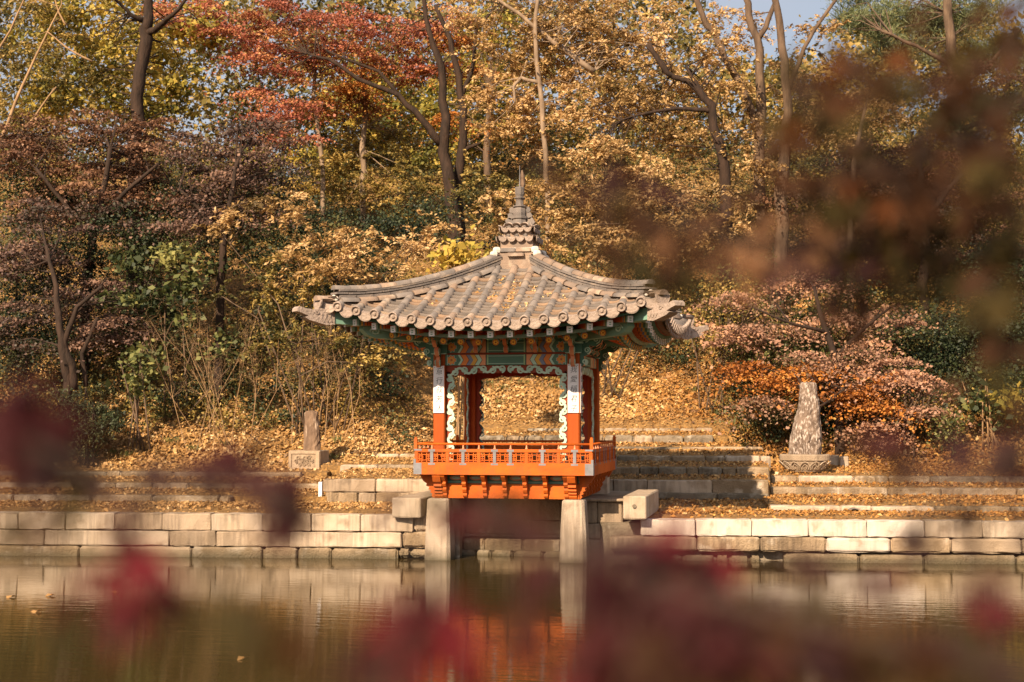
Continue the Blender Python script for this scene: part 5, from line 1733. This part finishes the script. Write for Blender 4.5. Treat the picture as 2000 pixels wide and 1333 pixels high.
tree('leafy_shrub', 'low grey-green and pink bush beside the right slope', 'shrub', 'pink', 'maple',
     [(1735, 835, 42, 26, 33.6, .45), (1780, 815, 40, 22, 33.7, .4)], [], 'bark', 1.0, (.45, .2), GT, extra=[('green', 'dense', [(1830, 830, 52, 24, 33.4, .4)], .9, (.8, .15))])
tree('sapling', 'large-leaved dull green seedling at the far right of the bank', 'sapling', 'green', 'broad',
     [(1905, 790, 42, 24, 33.8, .4), (1960, 800, 30, 20, 33.6, .35)], [], 'twig', .7, (.30, .2), GT, extra=[('yellow', 'broad', [(1968, 775, 16, 22, 33.4, .25)], .2, (.6, .15))])
tree('shrub', 'yellowing low shrub on the slope behind the right eave', 'shrub', 'olive', 'dense',
     [(1400, 660, 60, 22, 35.8, .5), (1350, 645, 50, 18, 36.2, .4), (1420, 590, 50, 40, 36.4, .5)], [], 'bark', .9, (.62, .2), GT)

# undergrowth beneath the trees, past counting
C_ = []
for _ in range(2400):
    px, D = random.uniform(-120, 2120), random.uniform(38, 63)
    p = at(px, 500, D)
    C_.append((p[0], p[1], ground_z(p[0], p[1]) + abs(random.gauss(.3, .7))))
for _ in range(620):
    px = random.choice([random.uniform(-100, 800), random.uniform(1420, 2100)])
    D = random.uniform(34.5, 39)
    p = at(px, 600, D)
    C_.append((p[0], p[1], ground_z(p[0], p[1]) + abs(random.gauss(.1, .35))))
random.shuffle(C_)
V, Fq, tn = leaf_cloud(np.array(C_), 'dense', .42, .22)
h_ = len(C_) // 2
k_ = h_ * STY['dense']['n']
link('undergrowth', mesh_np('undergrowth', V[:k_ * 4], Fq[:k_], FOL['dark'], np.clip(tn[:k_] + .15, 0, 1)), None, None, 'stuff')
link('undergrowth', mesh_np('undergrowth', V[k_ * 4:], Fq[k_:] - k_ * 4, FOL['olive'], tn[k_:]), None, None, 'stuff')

# leaves afloat on the pond
FLO = ['dry curled leaf floating farthest out on the pond at the left, nearest the crimson blur', 'dry leaf floating on the pond closest to the left edge', 'dry leaf on the pond, middle one of the row of three at the left', 'dry leaf floating just below the row of three on the left of the pond', 'dry leaf floating alone nearest the camera, left of the pavilion reflection']
for fi, (px, py) in enumerate([(222, 1158), (18, 1167), (95, 1164), (66, 1196), (470, 1288)]):
    d = ray(px, py)
    p = CAM + d * ((.006 - CAM[2]) / d[2])
    V, Fq = leaf_quads(np.array([p, p + np.array([.03, .05, .006])]), np.array([[.1, -.3, 1.0], [-.2, .1, 1.0]]), np.array([.13, .11]), .6, None, .3)
    o = link('floating_leaf', mesh_np('floating_leaf', V - p, Fq, FOL['litter'], np.array([.5, .75])), None, Matrix.Translation(p))
    tag(o, FLO[fi], 'leaf', 'dry leaves floating on the pond')

# ================================================================== FOREGROUND MAPLE BRANCHES (out of focus, close to the lens)
def maple_leaf(name, m_, lobes=7):
    vs = [(0, 0, 0)]
    angs = np.radians(np.linspace(-128, 128, lobes)) if lobes == 7 else np.radians([-105, -50, 0, 50, 105])
    lens = [.42, .72, .92, 1.0, .92, .72, .42] if lobes == 7 else [.6, .9, 1.0, .9, .6]
    out = []
    for i, (a, L) in enumerate(zip(angs, lens)):
        for da, rr in ((-.13, .60), (-.055, .84), (0, 1.0), (.055, .84), (.13, .60)):
            out.append(((a + da), L * rr))
        if i < lobes - 1:
            out.append(((a + angs[i + 1]) / 2, .26 * (L + lens[i + 1]) / 2 + .06))
    for a, r_ in out:
        vs.append((r_ * math.sin(a), r_ * math.cos(a), -.16 * r_ * r_ + .05 * math.sin(5 * a)))
    n = len(out)
    me = bpy.data.meshes.new(name)
    me.from_pydata(vs, [], [(0, i, i + 1) for i in range(1, n)] + [(0, n, 1)])
    me.materials.append(m_)
    return me


def fg_mat(name, c1, c2, tr=.35):
    m, t, b, new, ln = nt(name)
    oi = new('ShaderNodeObjectInfo')
    r = ramp_node(t, [(0, c1), (1, c2)])
    ln(oi.outputs['Random'], r.inputs[0]); ln(r.outputs[0], b.inputs['Base Color'])
    b.inputs['Roughness'].default_value = .6
    b.inputs['Specular IOR Level'].default_value = .2
    x = new('ShaderNodeBsdfTranslucent'); ln(r.outputs[0], x.inputs['Color'])
    mx = new('ShaderNodeMixShader'); mx.inputs[0].default_value = tr
    ln(b.outputs[0], mx.inputs[1]); ln(x.outputs[0], mx.inputs[2]); ln(mx.outputs[0], t.nodes['Material Output'].inputs[0])
    return m


FGL = {  # canopy shade is put into the dark leaf colours; no canopy is modelled
    'maroon': maple_leaf('leaf', fg_mat('shaded_maroon_leaf', (.034, .007, .008), (.070, .013, .014))),
    'crimson': maple_leaf('leaf', fg_mat('crimson_leaf', (.095, .007, .013), (.16, .011, .02)), 7),
    'brown': maple_leaf('leaf', fg_mat('shaded_brown_leaf', (.026, .011, .004), (.056, .021, .006))),
    'olive': maple_leaf('leaf', fg_mat('shaded_olive_leaf', (.026, .021, .004), (.055, .036, .0065)), 5),
    'plum': maple_leaf('leaf', fg_mat('shaded_plum_leaf', (.030, .011, .012), (.060, .023, .023))),
    'rustf': maple_leaf('leaf', fg_mat('rust_leaf', (.065, .021, .004), (.12, .036, .006))),
    'tanf': maple_leaf('leaf', fg_mat('sunlit_tan_leaf', (.15, .075, .036), (.25, .125, .06))),  # leaves caught by the sun: the light is in the paler colour
}


def fg_branch(label, twig, clusters):
    P = [at(*q) for q in twig]
    root = thing('maple_branch', label, 'branch', P[0], 'out of focus maple branches near the camera')
    mb = MB()
    mb.tube(P, list(np.linspace(.0045, .0014, len(P))), 6)
    tw = mb.build('twig', M['wood_dark'], root)
    fine = []
    for j in range(len(P) - 1):
        for q in np.linspace(0, 1, 5):
            fine.append(P[j] * (1 - q) + P[j + 1] * q)
    for (px, py, sx, sy, D, n, pal, size) in clusters:
        if D < 1.25:
            D, size, n = D * 1.12, size * 1.08, int(n * 1.35 + .5)
        c = at(px, py, D)
        a = min(fine, key=lambda p: np.linalg.norm(p - c))
        mb = MB(); mb.tube([a, (a + c) / 2 + np.array([0, 0, .012]), c], [.0014, .0011, .0008], 5)
        mb.build('twig', M['wood_dark'], root)
        pals = pal.split('+')
        for i in range(n):
            p = at(px + random.gauss(0, sx), py + random.gauss(0, sy), D * random.uniform(.9, 1.12))
            nrm = Vector((random.gauss(0, .6), -.75 + random.gauss(0, .35), .35 + random.gauss(0, .4))).normalized()
            tip = Vector((random.gauss(0, .8), random.gauss(0, .3), -.7)).normalized()
            y = (tip - nrm * tip.dot(nrm)).normalized()
            x = y.cross(nrm)
            s_ = size * random.uniform(.75, 1.25)
            link('leaf', FGL[pals[i % len(pals)]], root, Matrix.Translation(p) @ frame(x, y, nrm) @ Matrix.Scale(s_, 4))
    return root


fg_branch('blurred maroon and crimson maple branch crossing the lower left', [(-160, 700, .8), (40, 860, .8), (250, 960, .8), (420, 960, .85), (560, 1010, .9)],
          [(15, 830, 40, 55, .75, 10, 'maroon', .034), (70, 900, 40, 30, .8, 7, 'plum+maroon', .030), (330, 930, 60, 18, .95, 5, 'plum', .022), (440, 900, 45, 18, .95, 9, 'maroon+plum', .026), (515, 940, 25, 22, .95, 8, 'maroon', .026), (550, 985, 16, 20, .95, 5, 'maroon+plum', .024), (560, 1020, 18, 30, .95, 4, 'maroon+brown', .022),
           (250, 1130, 30, 28, .7, 7, 'crimson', .028), (250, 1060, 26, 24, .75, 3, 'maroon', .024), (215, 1200, 22, 18, .7, 2, 'plum+crimson', .022), (330, 1160, 26, 20, .7, 2, 'maroon', .022),
           (430, 1200, 60, 26, .65, 5, 'olive+brown', .024), (520, 1230, 40, 24, .65, 4, 'olive+brown', .022), (30, 1040, 40, 34, .7, 4, 'olive+brown', .026), (150, 930, 40, 20, .9, 3, 'olive+plum', .024)])
fg_branch('blurred crimson maple spray at the bottom centre of the view', [(700, 1500, .62), (760, 1330, .65), (810, 1230, .65), (850, 1160, .7)],
          [(810, 1225, 34, 24, .66, 7, 'crimson', .027), (760, 1290, 40, 24, .66, 4, 'crimson+maroon', .024), (870, 1280, 34, 24, .68, 4, 'crimson+maroon', .022), (860, 1190, 22, 18, .7, 2, 'plum+maroon', .02), (768, 968, 14, 12, 1.1, 1, 'plum', .016), (765, 1020, 12, 12, 1.1, 1, 'plum', .016)])
fg_branch('blurred dark plum maple branch filling the lower right', [(2200, 1420, .7), (1900, 1300, .72), (1600, 1220, .75), (1350, 1160, .78), (1120, 1080, .85), (950, 1010, .95)],
          [(960, 1010, 50, 20, .95, 5, 'brown+maroon', .024), (1030, 1030, 30, 18, .9, 4, 'maroon', .022), (990, 990, 50, 14, 1.0, 4, 'brown+olive', .02), (1140, 1110, 50, 26, .8, 7, 'maroon+plum', .026), (1230, 1100, 44, 26, .8, 6, 'maroon', .026), (1320, 1090, 34, 24, .8, 5, 'maroon+crimson', .026),
           (1385, 1140, 24, 18, .78, 3, 'crimson+maroon', .024), (1190, 1190, 60, 30, .75, 7, 'maroon+plum', .028), (1100, 1240, 60, 34, .72, 6, 'maroon+brown', .028), (1300, 1200, 60, 30, .74, 6, 'maroon+plum', .028), (1420, 1210, 50, 30, .72, 7, 'plum+maroon', .028), (1330, 1290, 80, 30, .7, 8, 'maroon+brown', .028), (1180, 1310, 60, 26, .7, 5, 'maroon+crimson', .026),
           (1500, 1270, 60, 34, .7, 6, 'plum+maroon', .028), (1620, 1270, 60, 34, .7, 5, 'brown+plum', .026), (1560, 1180, 50, 24, .74, 3, 'plum+olive', .022), (1760, 1280, 70, 30, .7, 6, 'olive+brown', .026), (1900, 1270, 60, 34, .7, 6, 'olive+plum', .026), (1950, 1170, 26, 24, .78, 4, 'maroon+crimson', .024), (1720, 1145, 22, 18, .85, 3, 'maroon+plum', .02), (1260, 1150, 16, 14, .8, 2, 'maroon', .024), (1600, 1110, 40, 14, .85, 2, 'plum', .02), (1300, 1150, 90, 40, .78, 6, 'olive+brown', .024)])
fg_branch('blurred purple maple sprig reaching in from the right edge', [(2200, 820, 1.0), (2000, 880, 1.0), (1860, 960, 1.0), (1790, 1050, 1.05)],
          [(1960, 890, 34, 20, 1.0, 6, 'plum', .026), (1880, 880, 24, 18, 1.0, 3, 'plum', .024), (1900, 1000, 26, 22, 1.0, 2, 'plum+brown', .022), (1800, 1050, 20, 30, 1.05, 4, 'plum', .022), (1855, 1030, 14, 26, 1.05, 2, 'plum', .02), (1780, 900, 40, 18, 1.05, 4, 'brown+plum', .024), (1725, 860, 30, 16, 1.1, 3, 'brown+maroon', .022), (1980, 1000, 20, 40, 1.0, 3, 'plum+maroon', .022), (1990, 780, 20, 40, 1.0, 3, 'olive+brown', .024)])
ups = []
for (px, py, n, pal) in [(1960, 60, 7, 'brown+olive'), (1880, 120, 7, 'brown'), (1780, 150, 5, 'brown+olive'), (1680, 160, 5, 'brown+rustf+brown'), (1580, 170, 4, 'brown+olive'), (1960, 190, 8, 'olive+brown'), (1880, 260, 7, 'brown'), (1790, 260, 5, 'olive+brown'), (1650, 260, 5, 'brown+olive'), (1560, 210, 4, 'rustf+olive'), (1700, 340, 6, 'brown+olive'), (1960, 330, 8, 'brown+olive'), (1860, 350, 7, 'brown'), (1740, 400, 6, 'brown+rustf+brown'), (1960, 440, 8, 'olive+brown'),
                         (1860, 460, 7, 'brown+olive'), (1760, 490, 6, 'olive+brown'), (1650, 450, 6, 'brown+olive'), (1640, 380, 5, 'brown+olive'), (1560, 330, 4, 'brown'), (1930, 560, 8, 'olive'), (1960, 650, 7, 'olive+brown'), (1850, 560, 6, 'brown+olive'), (1700, 560, 5, 'olive+brown'), (1690, 610, 4, 'brown')]:
    ups.append((px, py, 54, 36, random.uniform(1.25, 1.8), int(n * 2.0), pal, .037))
fg_branch('blurred brown and olive maple bough over the upper right corner', [(2400, -80, 1.5), (2100, 120, 1.5), (1900, 260, 1.5), (1760, 330, 1.55), (1620, 330, 1.6), (1500, 250, 1.65)], ups)
mids = []
for (px, py, n, pal) in [(1150, 350, 3, 'plum+brown'), (1080, 330, 2, 'brown'), (1230, 350, 4, 'brown+plum'), (1290, 360, 3, 'plum'), (1200, 400, 3, 'brown+olive'), (1290, 440, 4, 'brown'), (1250, 500, 4, 'brown+olive'), (1340, 470, 4, 'tanf+brown'), (1400, 420, 3, 'tanf+plum'), (1430, 500, 5, 'tanf'), (1470, 540, 4, 'tanf+plum'), (1350, 530, 4, 'brown+olive'), (1280, 540, 3, 'olive'), (1520, 450, 4, 'tanf+brown'), (1590, 460, 4, 'tanf+plum'), (1560, 520, 4, 'plum+tanf'), (1640, 520, 4, 'plum'), (1180, 520, 2, 'olive+brown'), (1120, 480, 1, 'brown')]:
    mids.append((px, py, 36, 17, random.uniform(1.3, 1.8), int(n * 2), pal, .025))
fg_branch('blurred tan and brown maple sprig pointing at the right roof ridge', [(2300, 480, 1.6), (1900, 500, 1.6), (1650, 480, 1.6), (1450, 470, 1.6), (1280, 430, 1.65), (1120, 350, 1.7)], mids)
